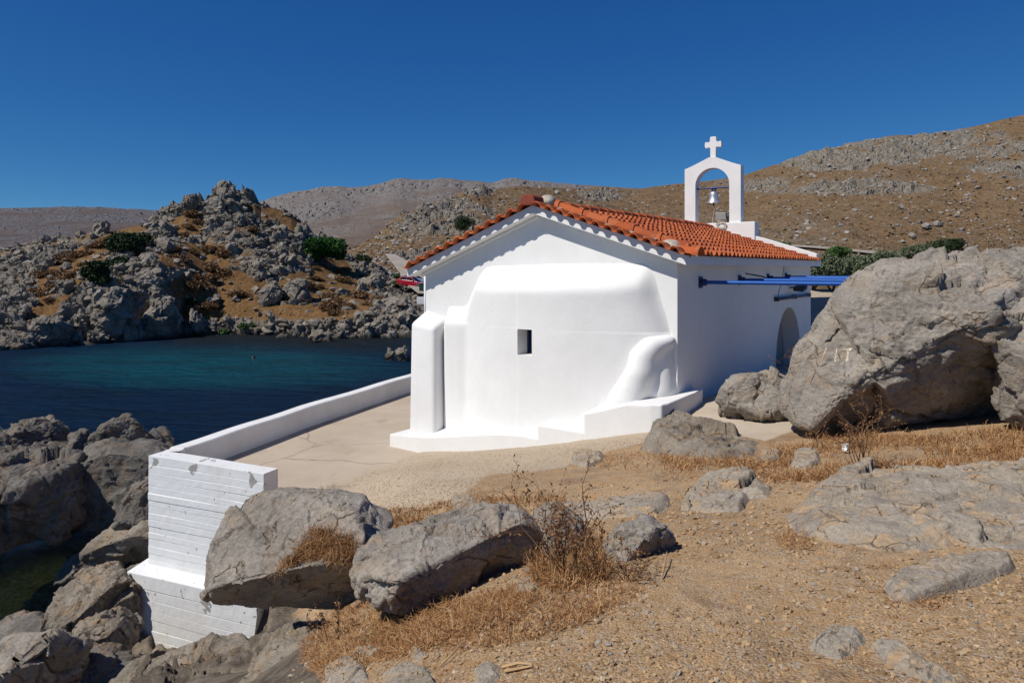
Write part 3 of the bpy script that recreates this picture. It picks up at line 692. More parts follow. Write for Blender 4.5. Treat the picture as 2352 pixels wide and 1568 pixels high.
strip('road', [P(884, 596, 112.5), P(905, 622, 106.5), P(918, 640, 104.5), P(930, 664, 97), P(960, 690, 90)] + [P(905, 596, 113), P(935, 612, 109), P(965, 624, 107), P(1010, 650, 103), P(1060, 690, 92)], M['road'], 0.9)
# ------------------------------------------------------------------ chapel
CA = math.atan2(-0.5703, 0.8214); CO = np.array([0.526, 13.2]); CZ = 3.0
CR, CAX = np.array([0.8214, -0.5703]), np.array([0.5703, 0.8214])
def CW(s, t, z): q = CO + s * CR + t * CAX; return np.array([q[0], q[1], z])
CH = thing('chapel', 'small whitewashed chapel with red tiled gable roof, rounded apse and open bell arch', 'chapel', (CO[0], CO[1], CZ), CA)
def cpart(name, bm, mat, parent=None, smooth=False):
    """bm is written in chapel space (s, t, world height)"""
    for v in bm.verts: v.co.z -= CZ
    return link(name, bm_mesh(bm, name, smooth), mat, parent or CH)
def smooth_angle(me, ang=40):
    me.polygons.foreach_set('use_smooth', [True] * len(me.polygons))
    me.set_sharp_from_angle(angle=math.radians(ang))
SL, SR, TL = -2.83, 2.67, 9.75
ZA, ZL, ZR = 7.61, 6.44, 6.66           # underside of the roof: ridge, left eave, right eave
EL, ER = -3.10, 2.92
kl, kr = (ZA - ZL) / -EL, (ZA - ZR) / ER
def roof_u(s): return ZA - (kl * -s if s < 0 else kr * s)
# walls; the right one has the arched doorway
bm = bmesh.new()
def quad(bm, *pts): return bm.faces.new([bm.verts.new(p) for p in pts])
zl, zr_ = roof_u(SL) + 0.01, roof_u(SR) + 0.01
for t in (0.0, TL):
    bm.faces.new([bm.verts.new(p) for p in ((SL, t, 2.6), (SR, t, 2.6), (SR, t, zr_), (0, t, ZA + 0.01), (SL, t, zl))])
quad(bm, (SL, 0, 2.6), (SL, 0, zl), (SL, TL, zl), (SL, TL, 2.6))
ac, ar, az0, azs = 7.32, 1.20, 2.6, 4.42
arch = [(ac - ar, az0)] + [(ac - ar * math.cos(a), azs + 1.22 * math.sin(a)) for a in np.linspace(0, math.pi, 25)] + [(ac + ar, az0)]
quad(bm, (SR, 0, 2.6), (SR, ac - ar, 2.6), (SR, ac - ar, zr_), (SR, 0, zr_))
quad(bm, (SR, ac + ar, 2.6), (SR, TL, 2.6), (SR, TL, zr_), (SR, ac + ar, zr_))
for (t0, z0), (t1, z1) in zip(arch[:-1], arch[1:]):
    if abs(t1 - t0) > 1e-6: quad(bm, (SR, t0, z0), (SR, t1, z1), (SR, t1, zr_), (SR, t0, zr_))
for (t0, z0), (t1, z1) in zip(arch[:-1], arch[1:]):
    quad(bm, (SR, t0, z0), (SR, t1, z1), (SR - 0.45, t1, z1), (SR - 0.45, t0, z0))
bmesh.ops.remove_doubles(bm, verts=bm.verts, dist=1e-4)
wall = cpart('wall', bm, M['plaster'])
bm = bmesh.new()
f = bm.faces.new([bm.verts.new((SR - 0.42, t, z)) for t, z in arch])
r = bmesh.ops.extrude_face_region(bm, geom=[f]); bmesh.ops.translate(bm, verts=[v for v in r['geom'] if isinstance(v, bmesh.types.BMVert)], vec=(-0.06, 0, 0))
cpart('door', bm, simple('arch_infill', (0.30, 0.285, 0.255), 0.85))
# apse: a low swelling of the front wall with a sloping cap, and the shoulder beside the left buttress
WS0, WS1, WZ0, WZ1 = -0.03, 0.285, 5.07, 5.53
ss = np.unique(np.concatenate([np.linspace(-2.26, 2.62, 150), [WS0, WS1]])); zz = np.unique(np.concatenate([np.linspace(2.9, 6.76, 130), [WZ0, WZ1]]))
SS, ZG = np.meshgrid(ss, zz)
q = np.abs((SS - 0.30) / np.where(SS < 0.3, 2.12, 2.10 + 0.16 * sstep(6.2, 5.2, ZG)))
body = 0.72 * np.maximum(0, 1 - q ** 2.2) ** np.where(SS < 0.3, 0.95, 0.72)
wob = 0.03 * fbm(np.stack([SS.ravel(), ZG.ravel(), 0 * SS.ravel()], -1) * 0.8, 3).reshape(SS.shape)
topz = 6.32 + 0.015 * SS - 0.85 * sstep(np.where(SS < 0.3, 0.70, 0.87), 1.04, q) + 0.5 * wob
cap = sstep(topz + 0.36, topz - 0.12, ZG) ** 0.9
b = body * cap * (1 + 0.05 * sstep(4.6, 3.2, ZG))
sh = 0.235 * sstep(-2.26, -2.235, SS) * sstep(-1.45, -1.75, SS)
stop = 5.50
sh = sh * np.where(ZG < stop, 1, np.clip(1 - (ZG - stop) / 0.34, 0, 1))
b = np.sqrt(b ** 2 + sh ** 2 * (1 - np.clip(b / 0.5, 0, 1))) + wob * (b > 0.08) * 0.5
b = np.where(b < 0.004, -0.03, b)
for _ in range(7):
    b[1:-1] = (b[:-2] + 2 * b[1:-1] + b[2:]) / 4; b[:, 1:-1] = (b[:, :-2] + 2 * b[:, 1:-1] + b[:, 2:]) / 4
v = np.stack([SS.ravel(), -b.ravel(), ZG.ravel() - CZ], -1)
fc = grid_faces(len(zz), len(ss))
cs, cz = v[fc][:, :, 0].mean(1), v[fc][:, :, 2].mean(1) + CZ
hole = (cs > WS0) & (cs < WS1) & (cz > WZ0) & (cz < WZ1)
apse = link('apse', mesh_np('apse', v, fc[~hole][:, ::-1]), M['plaster'], CH)
# window: splayed reveal, frame and dark blue pane
def bsurf(s, z):
    i = np.argmin(np.abs(ss - s)); j = np.argmin(np.abs(zz - z)); return -b[j, i]
bm = bmesh.new(); dp = 0.36
loop = []
ns = [s for s in ss if WS0 - 1e-6 <= s <= WS1 + 1e-6]; nz = [z for z in zz if WZ0 - 1e-6 <= z <= WZ1 + 1e-6]
loop = [(s, WZ0) for s in ns] + [(WS1, z) for z in nz[1:]] + [(s, WZ1) for s in ns[::-1][1:]] + [(WS0, z) for z in nz[::-1][1:-1]]
tb = bsurf(0.12, 5.3) + dp
for (s0, z0), (s1, z1) in zip(loop, loop[1:] + loop[:1]):
    quad(bm, (s0, bsurf(s0, z0), z0), (s1, bsurf(s1, z1), z1), (s1, tb, z1), (s0, tb, z0))
bmesh.ops.remove_doubles(bm, verts=bm.verts, dist=1e-4)
win = cpart('window', bm, M['plaster'])
bm = bmesh.new(); add_box(bm, WS0 - 0.05, WS1 + 0.05, tb - 0.004, tb + 0.02, WZ0 - 0.05, WZ1 + 0.05)
cpart('pane', bm, simple('dark_pane', (0.01, 0.014, 0.03), 0.2, 0.5), win)
bm = bmesh.new()
for x0, x1, z0, z1 in ((WS0, WS0 + 0.035, WZ0, WZ1), (WS1 - 0.035, WS1, WZ0, WZ1), (WS0 + 0.035, WS1 - 0.035, WZ0, WZ0 + 0.035), (WS0 + 0.035, WS1 - 0.035, WZ1 - 0.035, WZ1), (WS0 + 0.14, WS0 + 0.17, WZ0 + 0.035, WZ1 - 0.035)):
    add_box(bm, x0 + 0.001, x1 - 0.001, tb - 0.035, tb - 0.006, z0 + 0.001, z1 - 0.001)
cpart('frame', bm, M['blue_dark'], win)
# left buttress with a rounded shoulder
bm = bmesh.new()
lo, hi = add_prism(bm, [(-2.86, -0.50), (-2.20, -0.50), (-2.20, 0.06), (-2.86, 0.06)], 3.0, [5.50, 5.42, 5.66, 5.80])
bevel(bm, 0.085, 5)
for vv in bm.verts:
    if vv.co.z > 4: vv.co.y += 0.06 * sstep(4.6, 5.5, np.array([vv.co.z]))[0]
    k = sstep(5.4, 3.6, np.array([vv.co.z]))[0]
    if vv.co.x > -2.5: vv.co.x += 0.07 * k - 0.03
o = cpart('buttress', bm, M['plaster']); smooth_angle(o.data, 35)
# right buttress: a plastered lump that runs from the corner down onto the steps
def blob(balls, vox=0.035, it=10):
    bm = bmesh.new()
    for c, r in balls:
        r = r if hasattr(r, '__len__') else (r, r, r)
        q = bmesh.ops.create_icosphere(bm, subdivisions=3, radius=1.0)
        for vv in q['verts']: vv.co = Vector((vv.co.x * r[0] + c[0], vv.co.y * r[1] + c[1], vv.co.z * r[2] + c[2]))
    me = bpy.data.meshes.new('blob'); bm.to_mesh(me); bm.free()
    o = bpy.data.objects.new('blob', me); COL.objects.link(o)
    m = o.modifiers.new('r', 'REMESH'); m.mode = 'VOXEL'; m.voxel_size = vox
    s = o.modifiers.new('s', 'SMOOTH'); s.iterations = it; s.factor = 0.5
    dg = bpy.context.evaluated_depsgraph_get(); r = bpy.data.meshes.new_from_object(o.evaluated_get(dg))
    bpy.data.objects.remove(o); r.polygons.foreach_set('use_smooth', [True] * len(r.polygons))
    return r
z = -CZ
def chain(ks, n=7):
    out = []
    for (c0, r0), (c1, r1) in zip(ks[:-1], ks[1:]):
        for u in np.linspace(0, 1, n): out.append((tuple(np.array(c0) * (1 - u) + np.array(c1) * u), tuple(np.array(r0) * (1 - u) + np.array(r1) * u)))
    return out
balls = chain([((2.50, -0.02, 5.41 + z), (0.17, 0.20, 0.11)), ((2.32, -0.14, 5.34 + z), (0.25, 0.30, 0.16)), ((2.20, -0.24, 5.12 + z), (0.25, 0.36, 0.24)), ((2.20, -0.30, 4.90 + z), (0.26, 0.40, 0.25)), ((2.10, -0.34, 4.68 + z), (0.30, 0.38, 0.25)), ((1.97, -0.34, 4.46 + z), (0.34, 0.38, 0.25)), ((1.82, -0.28, 4.25 + z), (0.36, 0.34, 0.25))])
balls += chain([((2.42, 0.02, 5.30 + z), (0.20, 0.2, 0.2)), ((2.36, 0.0, 4.9 + z), (0.26, 0.3, 0.3)), ((2.34, 0.0, 4.58 + z), (0.32, 0.42, 0.26)), ((2.42, 0.25, 4.48 + z), (0.28, 0.5, 0.16)), ((2.46, 0.5, 4.45 + z), (0.24, 0.4, 0.11))])
me = blob(balls, 0.03, 26)
lump = link('buttress', me, M['plaster'], CH); lump['label'] = 'lumpy plastered buttress swelling out of the wall corner'
# stepped plinth
def curve_front(s): return -0.72 - 0.38 * sstep(-3.2, 0.6, np.array([float(s)]))[0]
bm = bmesh.new()
sl = np.linspace(-3.17, 0.66, 14)
pts = [(s, curve_front(s)) for s in sl] + [(0.66, 0.1), (-2.7, 0.1), (-2.7, TL + 0.3), (-3.17, TL + 0.3)]
tops = [3.25 + 0.50 * sstep(-3.0, 0.66, np.array([s]))[0] for s in sl] + [3.80, 3.34, 3.3, 3.25]
add_prism(bm, pts, 2.3, tops); bevel(bm, 0.025, 2)
cpart('plinth', bm, M['plaster'])
bm = bmesh.new(); add_prism(bm, [(0.645, -1.11), (1.565, -1.13), (1.565, 0.1), (0.645, 0.1)], 2.3, [3.985, 3.985, 4.05, 4.05]); bevel(bm, 0.03, 3)
cpart('step', bm, M['plaster'])
bm = bmesh.new()
add_prism(bm, [(1.55, -1.15), (1.9, -1.155), (2.3, -1.15), (2.7, -1.13), (2.86, -1.09), (2.90, -0.9), (2.90, 0.2), (2.87, 0.66), (2.5, 0.7), (1.55, 0.1)], 2.3, [4.29, 4.36, 4.49, 4.555, 4.56, 4.56, 4.56, 4.56, 4.56, 4.40])
bevel(bm, 0.03, 3)
cpart('step', bm, M['plaster'])
# roof slab: its edge is the white cornice
bm = bmesh.new(); T0, T1 = -0.27, TL + 0.12; th = 0.15
prof = [(EL, ZL), (0, ZA), (ER, ZR), (ER, ZR + th), (0, ZA + th), (EL, ZL + th)]
A_ = [bm.verts.new((s, T0, z)) for s, z in prof]; B_ = [bm.verts.new((s, T1, z)) for s, z in prof]
for i in range(6):
    j = (i + 1) % 6; bm.faces.new((A_[i], A_[j], B_[j], B_[i]))
for R_ in (A_, B_):
    bm.faces.new((R_[0], R_[1], R_[4], R_[5])); bm.faces.new((R_[1], R_[2], R_[3], R_[4]))
cornice = cpart('cornice', bm, M['plaster'])
# thin bed moulding under the cornice
bm = bmesh.new()
for a_, b_ in ((SL - 0.06, -0.02), (0.02, SR + 0.06)):
    za, zb = roof_u(a_) - 0.004, roof_u(b_) - 0.004
    v0 = [bm.verts.new(p) for p in ((a_, -0.055, za - 0.05), (b_, -0.055, zb - 0.05), (b_, -0.055, zb), (a_, -0.055, za), (a_, 0.02, za - 0.05), (b_, 0.02, zb - 0.05), (b_, 0.02, zb), (a_, 0.02, za))]
    for f in ((0, 1, 2, 3), (4, 7, 6, 5), (0, 4, 5, 1), (2, 6, 7, 3), (0, 3, 7, 4), (1, 5, 6, 2)): bm.faces.new([v0[i] for i in f])
cpart('moulding', bm, M['plaster'])
# tiles: overlapping courses of rolls
def rt(s): return roof_u(s) + th
def tile_field(side):
    """one roof slope: courses of roll tiles; each course is lifted over the one below it"""
    s_e = (ER + 0.07) if side > 0 else (EL - 0.07)
    L = abs(s_e); nc = 10; cl = L / nc; wv = 0.235
    t0, t1 = 0.22, 9.42; nt_ = int((t1 - t0) / wv) * 12; ts = np.linspace(t0, t1, nt_ + 1)
    V, Fc, base = [], [], 0
    rng = np.random.default_rng(5 + side)
    jit = rng.normal(0, 0.006, (nc, int((t1 - t0) / wv) + 2))
    for c in range(nc):
        sa, sb = cl * (nc - c - 1) - 0.05, cl * (nc - c) + rng.normal(0, 0.004)          # upper and lower end of the course
        ph = ((ts - t0) / wv) % 1.0; idx = ((ts - t0) / wv).astype(int)
        roll = np.where(ph < 0.62, np.sqrt(np.maximum(0, 1 - ((ph - 0.31) / 0.31) ** 2)), -0.10 * np.sin((ph - 0.62) / 0.38 * math.pi))
        rows = []
        for (sd, lift, amp_) in ((max(sa, 0.0), 0.012, 0.045), ((sa + sb) / 2, 0.030, 0.048), (sb, 0.046, 0.060), (sb + 0.001, 0.026, 0.040)):
            sv = sd + jit[c, idx] * (1 if sd > sa + 0.01 else 0)
            hgt = np.array([rt(side * min(q, L)) for q in np.clip(sv, 0, 9)]) + lift + roll * amp_ + jit[c, idx] * 0.5
            rows.append(np.stack([side * sv, ts, hgt], -1))
        # closing face under the lip, set back a little: leaves the dark mouths of the rolls open
        V.append(np.concatenate(rows)); fcs = grid_faces(4, nt_ + 1); 
        if side < 0: fcs = fcs[:, ::-1]
        Fc.append(fcs + base); base += 4 * (nt_ + 1)
        # pan strip under the lip so that nothing of the slab shows
    v = np.concatenate(V); v[:, 2] -= CZ
    me = mesh_np('roof_tiles', v, np.concatenate(Fc)); me.set_sharp_from_angle(angle=math.radians(50))
    return link('roof_tiles', me, M['tile'], CH)
tile_field(1); tile_field(-1)
# row of short rolls along each front verge: their mouths make the scalloped edge
def verge(side):
    L = (ER + 0.02) if side > 0 else -(EL - 0.02)
    n = 12; wv = L / n; m = 14
    sd = np.linspace(0.10, L, n * m + 1); ph = ((sd - 0.10) / ((L - 0.1) / n)) % 1.0
    roll = np.where(ph < 0.6, np.sqrt(np.maximum(0, 1 - ((ph - 0.30) / 0.30) ** 2)), -0.22 * np.sin((ph - 0.6) / 0.4 * math.pi))
    hh = np.array([rt(side * q) for q in sd]) + 0.025 + roll * 0.062
    rows = []
    for t, dz in ((-0.40, 0.0), (-0.39, 0.022), (-0.15, 0.014), (-0.12, 0.008), (-0.12, -0.05)):
        rows.append(np.stack([side * sd, np.full_like(sd, t), hh + dz], -1))
    und = np.stack([side * sd, np.full_like(sd, -0.10), hh - 0.014], -1)
    rows.insert(0, und)
    v = np.concatenate(rows); v[:, 2] -= CZ
    fcs = grid_faces(len(rows), len(sd)); fcs = fcs if side > 0 else fcs[:, ::-1]
    me = mesh_np('verge_tiles', v, fcs); me.set_sharp_from_angle(angle=math.radians(45))
    link('verge_tiles', me, M['tile'], CH)
    # mortar bed behind the rolls
    bm = bmesh.new(); k = 40
    for i in range(k):
        a0, a1 = 0.12 + (L - 0.2) * i / k, 0.12 + (L - 0.2) * (i + 1) / k
        h0 = 0.045 + 0.025 * math.sin(i * 2.1) + 0.02 * math.sin(i * 5.3)
        z0, z1 = rt(side * a0), rt(side * a1)
        vs_ = [bm.verts.new((side * a, t, zq)) for a, t, zq in ((a0, -0.14, z0 - 0.01), (a1, -0.14, z1 - 0.01), (a1, 0.16, z1 - 0.01), (a0, 0.16, z0 - 0.01), (a0, -0.13, z0 + h0), (a1, -0.13, z1 + h0), (a1, 0.15, z1 + h0 + 0.015), (a0, 0.15, z0 + h0 + 0.015))]
        for f in ((0, 1, 2, 3), (4, 5, 6, 7), (0, 1, 5, 4), (2, 3, 7, 6)): bm.faces.new([vs_[j] for j in f])
    cpart('mortar_bed', bm, M['mortar'])
    # large barrel tiles running down the rake, each with a collar at its upper end
    bm = bmesh.new(); n2 = 5; seg = (L - 0.45) / n2
    for i in range(n2):
        a0, a1 = 0.30 + seg * i, 0.30 + seg * (i + 1) + 0.03
        for (b0, b1, r0, r1) in ((a0, a1, 0.118, 0.104), (a0 - 0.02, a0 + 0.06, 0.145, 0.140)):
            ring0, ring1 = [], []
            for kq in range(13):
                an = math.pi * kq / 12
                ring0.append(bm.verts.new((side * b0, 0.17 - r0 * math.cos(an), rt(side * b0) + 0.07 + r0 * math.sin(an))))
                ring1.append(bm.verts.new((side * b1, 0.17 - r1 * math.cos(an), rt(side * b1) + 0.07 + r1 * math.sin(an))))
            for kq in range(12): bm.faces.new((ring0[kq], ring0[kq + 1], ring1[kq + 1], ring1[kq]))
            bm.faces.new(ring0); bm.faces.new(ring1[::-1])
    o = cpart('rake_tiles', bm, M['tile']); smooth_angle(o.data, 50)
    # end piece at the eave: a wide roll seen end on
    bm = bmesh.new()
    for (b0, b1, r0, r1) in ((L - 0.22, L + 0.10, 0.115, 0.155), (L + 0.085, L + 0.13, 0.165, 0.165)):
        r_o = [[], []]; r_i = [[], []]
        for kq in range(15):
            an = math.pi * kq / 14
            for e, (bq, rq) in enumerate(((b0, r0), (b1, r1))):
                r_o[e].append(bm.verts.new((side * bq, 0.02 - rq * math.cos(an), rt(side * min(bq, L)) + 0.005 + rq * math.sin(an) * 0.9)))
                r_i[e].append(bm.verts.new((side * bq, 0.02 - (rq - 0.022) * math.cos(an), rt(side * min(bq, L)) + 0.005 + (rq - 0.022) * math.sin(an) * 0.9)))
        for kq in range(14):
            bm.faces.new((r_o[0][kq], r_o[0][kq + 1], r_o[1][kq + 1], r_o[1][kq])); bm.faces.new((r_i[0][kq + 1], r_i[0][kq], r_i[1][kq], r_i[1][kq + 1]))
            bm.faces.new((r_o[1][kq], r_o[1][kq + 1], r_i[1][kq + 1], r_i[1][kq])); bm.faces.new((r_o[0][kq + 1], r_o[0][kq], r_i[0][kq], r_i[0][kq + 1]))
    o = cpart('end_tile', bm, M['tile']); smooth_angle(o.data, 50)
verge(1); verge(-1)
# ridge: overlapping barrels, the blunt red end piece over the gable and two lumps of mortar
bm = bmesh.new(); n = 22; seg = (9.3 - 0.55) / n; rr = random.Random(3)
for i in range(n):
    a0, a1 = 0.55 + seg * i, 0.55 + seg * (i + 1) + 0.05; jz = rr.uniform(-0.006, 0.008)
    ra, rb = [], []
    for kq in range(13):
        an = math.pi * (kq / 12 * 1.1 - 0.05)
        ra.append(bm.verts.new((-0.118 * math.cos(an), a0, ZA + th + 0.035 + jz + 0.118 * math.sin(an))))
        rb.append(bm.verts.new((-0.098 * math.cos(an), a1, ZA + th + 0.025 + jz + 0.098 * math.sin(an))))
    for kq in range(12): bm.faces.new((ra[kq], ra[kq + 1], rb[kq + 1], rb[kq]))
    bm.faces.new(ra)
o = cpart('ridge_tiles', bm, M['tile']); smooth_angle(o.data, 50)
bm = bmesh.new()
hexp = [(-0.17, 0.0), (-0.165, 0.09), (-0.09, 0.17), (0.05, 0.175), (0.12, 0.13), (0.165, 0.0), (0.06, -0.03), (-0.06, -0.03)]
fr = [bm.verts.new((-x - 0.02 if False else x - 0.02, -0.40, ZA + th + 0.02 + zq)) for x, zq in hexp]; bk = [bm.verts.new((x * 0.9 - 0.02, -0.02, ZA + th + 0.03 + zq * 0.92)) for x, zq in hexp]
bm.faces.new(fr); bm.faces.new(bk[::-1])
for i in range(8): bm.faces.new((fr[i], fr[(i + 1) % 8], bk[(i + 1) % 8], bk[i]))
bevel(bm, 0.02, 2)
cpart('ridge_end_tile', bm, simple('dark_terracotta', (0.22, 0.05, 0.03), 0.9))
for c, r in (((0.08, 0.12, ZA + th + 0.10 - CZ), (0.16, 0.17, 0.12)), ((ER - 0.42, 0.10, rt(ER - 0.42) + 0.055 - CZ), (0.17, 0.14, 0.09))):
    link('mortar_lump', blob([(c, r), ((c[0] + 0.05, c[1] - 0.05, c[2] - 0.03), tuple(x * 0.8 for x in r))], 0.03, 3), M['mortar'], CH)
# west parapet with coping, base block, bell arch and cross
for sg in (1, -1):
    bm = bmesh.new()
    e = ER if sg > 0 else -EL
    v0 = []
    for s_, t in ((1.15, 9.40), (e - 0.02, 9.40), (e - 0.02, 9.74), (1.15, 9.74)):
        v0.append((sg * s_, t))
    lo = [rt(a) - 0.03 for a, _ in v0]; hi = [rt(a) + 0.185 for a, _ in v0]
    add_prism(bm, v0, lo, hi)
    bevel(bm, 0.015, 2); cpart('parapet', bm, M['plaster'])
bm = bmesh.new(); add_box(bm, -1.26, 1.26, 9.36, 9.78, 7.1, 7.94); bevel(bm, 0.02, 2)
bel = cpart('belfry', bm, M['plaster']); bel['label'] = 'open white bell arch on its base block'
def outline_plate(name, outer, holes, t0, t1, mat, parent, bev=0.012):
    bm = bmesh.new()
    def ring(pts, t): return [bm.verts.new((p[0], t, p[1])) for p in pts]
    for t in (t0, t1):
        es = []
        for pts in [outer] + holes:
            vs_ = ring(pts, t); es += [bm.edges.new((vs_[i], vs_[(i + 1) % len(vs_)])) for i in range(len(vs_))]
        bmesh.ops.triangle_fill(bm, use_beauty=True, use_dissolve=False, edges=es)
    for pts in [outer] + holes:
        n_ = len(pts)
        for i in range(n_):
            a_, b_ = pts[i], pts[(i + 1) % n_]
            bm.faces.new([bm.verts.new(p) for p in ((a_[0], t0, a_[1]), (b_[0], t0, b_[1]), (b_[0], t1, b_[1]), (a_[0], t1, a_[1]))])
    bmesh.ops.remove_doubles(bm, verts=bm.verts, dist=1e-4)
    o = cpart(name, bm, mat, parent); smooth_angle(o.data, 35)
    return o
rad = 0.51; zs_ = 9.06
outer = [(-0.84, 7.935), (-0.84, 9.59)] + [(-0.84 + 0.84 * u - 0.0, 9.59 + 0.34 * (u ** 1.12)) for u in np.linspace(0.08, 0.88, 9)] + [(0.84 - 0.84 * u, 9.59 + 0.34 * (u ** 1.12)) for u in np.linspace(0.88, 0.08, 9)] + [(0.84, 9.59), (0.84, 7.935)]
# the opening reaches down to the base block: an arch-shaped bite out of the lower edge
bite = [(rad, 7.935)] + [(rad * math.cos(a), zs_ + rad * math.sin(a)) for a in np.linspace(0, math.pi, 33)] + [(-rad, 7.935)]
outline_plate('bell_arch', outer + bite, [], 9.42, 9.72, M['plaster'], bel)
cz_ = 10.27
cross = [(-0.075, 9.86), (-0.082, 10.10), (-0.085, cz_ - 0.09), (-0.12, cz_ - 0.072), (-0.235, cz_ - 0.088), (-0.25, cz_), (-0.235, cz_ + 0.088), (-0.13, cz_ + 0.072), (-0.088, cz_ + 0.115), (-0.09, cz_ + 0.215), (-0.05, cz_ + 0.235), (0.05, cz_ + 0.235), (0.09, cz_ + 0.215), (0.088, cz_ + 0.115), (0.13, cz_ + 0.072), (0.235, cz_ + 0.088), (0.25, cz_), (0.235, cz_ - 0.088), (0.12, cz_ - 0.072), (0.085, cz_ - 0.09), (0.082, 10.10), (0.075, 9.86)]
outline_plate('cross', cross, [], 9.50, 9.64, M['plaster'], bel)
bm = bmesh.new(); add_tube(bm, [(-0.53, 9.57, 8.99), (0.53, 9.57, 8.99)], 0.026, 10); cpart('crossbar', bm, M['blue_dark'], bel)
# ---- the bell and other things fixed to the chapel
B = thing('bell', 'silver bell hanging from the blue bar in the white bell arch', 'bell', CW(0.0, 9.57, 8.55), CA)
bm = bmesh.new()
pr = [(0.0, 0.325), (0.05, 0.335), (0.10, 0.315), (0.118, 0.28), (0.122, 0.22), (0.130, 0.15), (0.145, 0.09), (0.165, 0.045), (0.195, 0.012), (0.203, -0.005), (0.195, -0.012), (0.175, 0.0), (0.15, 0.05), (0.11, 0.2), (0.0, 0.28)]
add_lathe(bm, pr, 32); o = link('bell_body', bm_mesh(bm, 'bell_body', True), M['bell'], B); smooth_angle(o.data, 50)
bm = bmesh.new(); add_tube(bm, [(0, 0, 0.25), (0, 0, 0.0), (0.0, 0, -0.05)], [0.012, 0.014, 0.03], 8); add_tube(bm, [(0, 0, -0.05), (0.005, 0, -0.10)], 0.022, 8)
cl = link('clapper', bm_mesh(bm, 'clapper'), M['iron'], B)
bm = bmesh.new()
for a in range(3):
    add_tube(bm, [(0.055 * math.cos(2 * math.pi * q / 12), 0.016 * (a - 1) * 2, 0.40 + 0.055 * math.sin(2 * math.pi * q / 12)) for q in range(13)], 0.013, 6)
add_tube(bm, [(-0.07, 0, 0.44), (0.07, 0, 0.44)], 0.045, 8); add_box(bm, -0.05, 0.05, -0.045, 0.045, 0.325, 0.36)
link('hanger', bm_mesh(bm, 'hanger'), M['blue_dark'], B)
bm = bmesh.new(); add_tube(bm, [(0.0, 0, -0.10), (-0.015, 0.0, -0.22), (0.005, 0.005, -0.3), (-0.03, -0.01, -0.45), (-0.035, -0.02, -0.61)], 0.006, 5)
link('bell_rope', bm_mesh(bm, 'bell_rope'), M['rope'], B)
SP = thing('floodlight', 'square grey floodlight standing in the bell arch below the bell', 'floodlight', CW(0.28, 9.62, 7.94), CA)
bm = bmesh.new(); add_prism(bm, [(-0.22, -0.09), (0.10, -0.12), (0.13, 0.08), (-0.19, 0.12)], 0.10, [0.33, 0.30, 0.30, 0.33]); bevel(bm, 0.012, 2); link('housing', bm_mesh(bm, 'housing'), M['greymetal'], SP)
bm = bmesh.new(); add_lathe(bm, [(0.0, 0.10), (0.07, 0.10), (0.085, 0.13), (0.085, 0.20), (0.06, 0.225), (0.0, 0.225)], 16, (0, -0.02, 0.2), 'x'); link('back_cap', bm_mesh(bm, 'back_cap'), M['iron'], SP)
bm = bmesh.new(); add_box(bm, 0.11, 0.14, -0.03, 0.03, 0.0, 0.2); add_box(bm, -0.03, 0.15, -0.04, 0.04, 0.0, 0.018); link('bracket', bm_mesh(bm, 'bracket'), M['iron'], SP)
bm = bmesh.new(); pts = []
for i in range(90):
    a = i * 0.32; r_ = 0.13 + 0.025 * math.sin(i * 0.7)
    pts.append((r_ * math.cos(a) + 0.01 * math.sin(i * 1.3), -0.012 - 0.00025 * i, r_ * 0.72 * math.sin(a)))
pts += [(0.13, -0.02, -0.1), (0.2, -0.016, -0.2), (0.27, -0.016, -0.27)]
add_tube(bm, pts, 0.0065, 5)
q = CW(0.30, 9.34, 7.87)
tag(link('rope_coil', bm_mesh(bm, 'rope_coil'), M['rope'], None, q), 'coil of pale rope hung against the white block under the bell arch', 'rope').rotation_euler = (0, 0, CA)
# pergola: steel pipes fixed to the shaded wall, running out towards posts behind the boulder
PG = thing('pergola', 'bright blue steel pipe pergola fixed to the shaded side wall', 'pergola', CW(SR, 1.06, 4.3), CA)
def loc_pg(s, t, z): return (s - SR, t - 1.06, z - 4.3)
for i, t in enumerate((1.06, 3.3, 5.4, 7.0)):
    zb = 6.36 + 0.012 * i
    bm = bmesh.new(); add_tube(bm, [loc_pg(SR + 0.02, t, zb), loc_pg(SR + 2.85, t, zb)], 0.033, 12)
    bmx = link('beam', bm_mesh(bm, 'beam', True), M['blue'], PG); smooth_angle(bmx.data, 60)
    bm = bmesh.new(); c = loc_pg(SR + 0.012, t, zb); add_box(bm, c[0] - 0.011, c[0] + 0.012, c[1] - 0.08, c[1] + 0.08, c[2] - 0.10, c[2] + 0.10); add_lathe(bm, [(0.062, 0.0), (0.062, 0.09), (0.05, 0.11)], 12, c, 'x')
    link('wall_plate', bm_mesh(bm, 'wall_plate'), M['blue_dark'], PG)
    bm = bmesh.new(); add_tube(bm, [loc_pg(SR + 2.8, t, 3.9), loc_pg(SR + 2.8, t, zb - 0.045)], 0.045, 10); link('post', bm_mesh(bm, 'post', True), M['blue'], PG)
bm = bmesh.new(); add_tube(bm, [loc_pg(SR + 2.8, 0.9, 6.455), loc_pg(SR + 2.8, 7.2, 6.49)], 0.038, 10); link('beam', bm_mesh(bm, 'beam', True), M['blue'], PG)
bm = bmesh.new(); add_tube(bm, [loc_pg(SR + 0.0, 3.75, 6.50), loc_pg(SR + 0.35, 3.72, 6.44), loc_pg(SR + 0.5, 3.5, 6.40)], 0.015, 6); link('hook', bm_mesh(bm, 'hook'), M['iron'], PG)
RL = thing('wall_rail', 'long dark rail fixed level on the shaded wall above the arch', 'rail', CW(SR, 5.95, 5.89), CA)
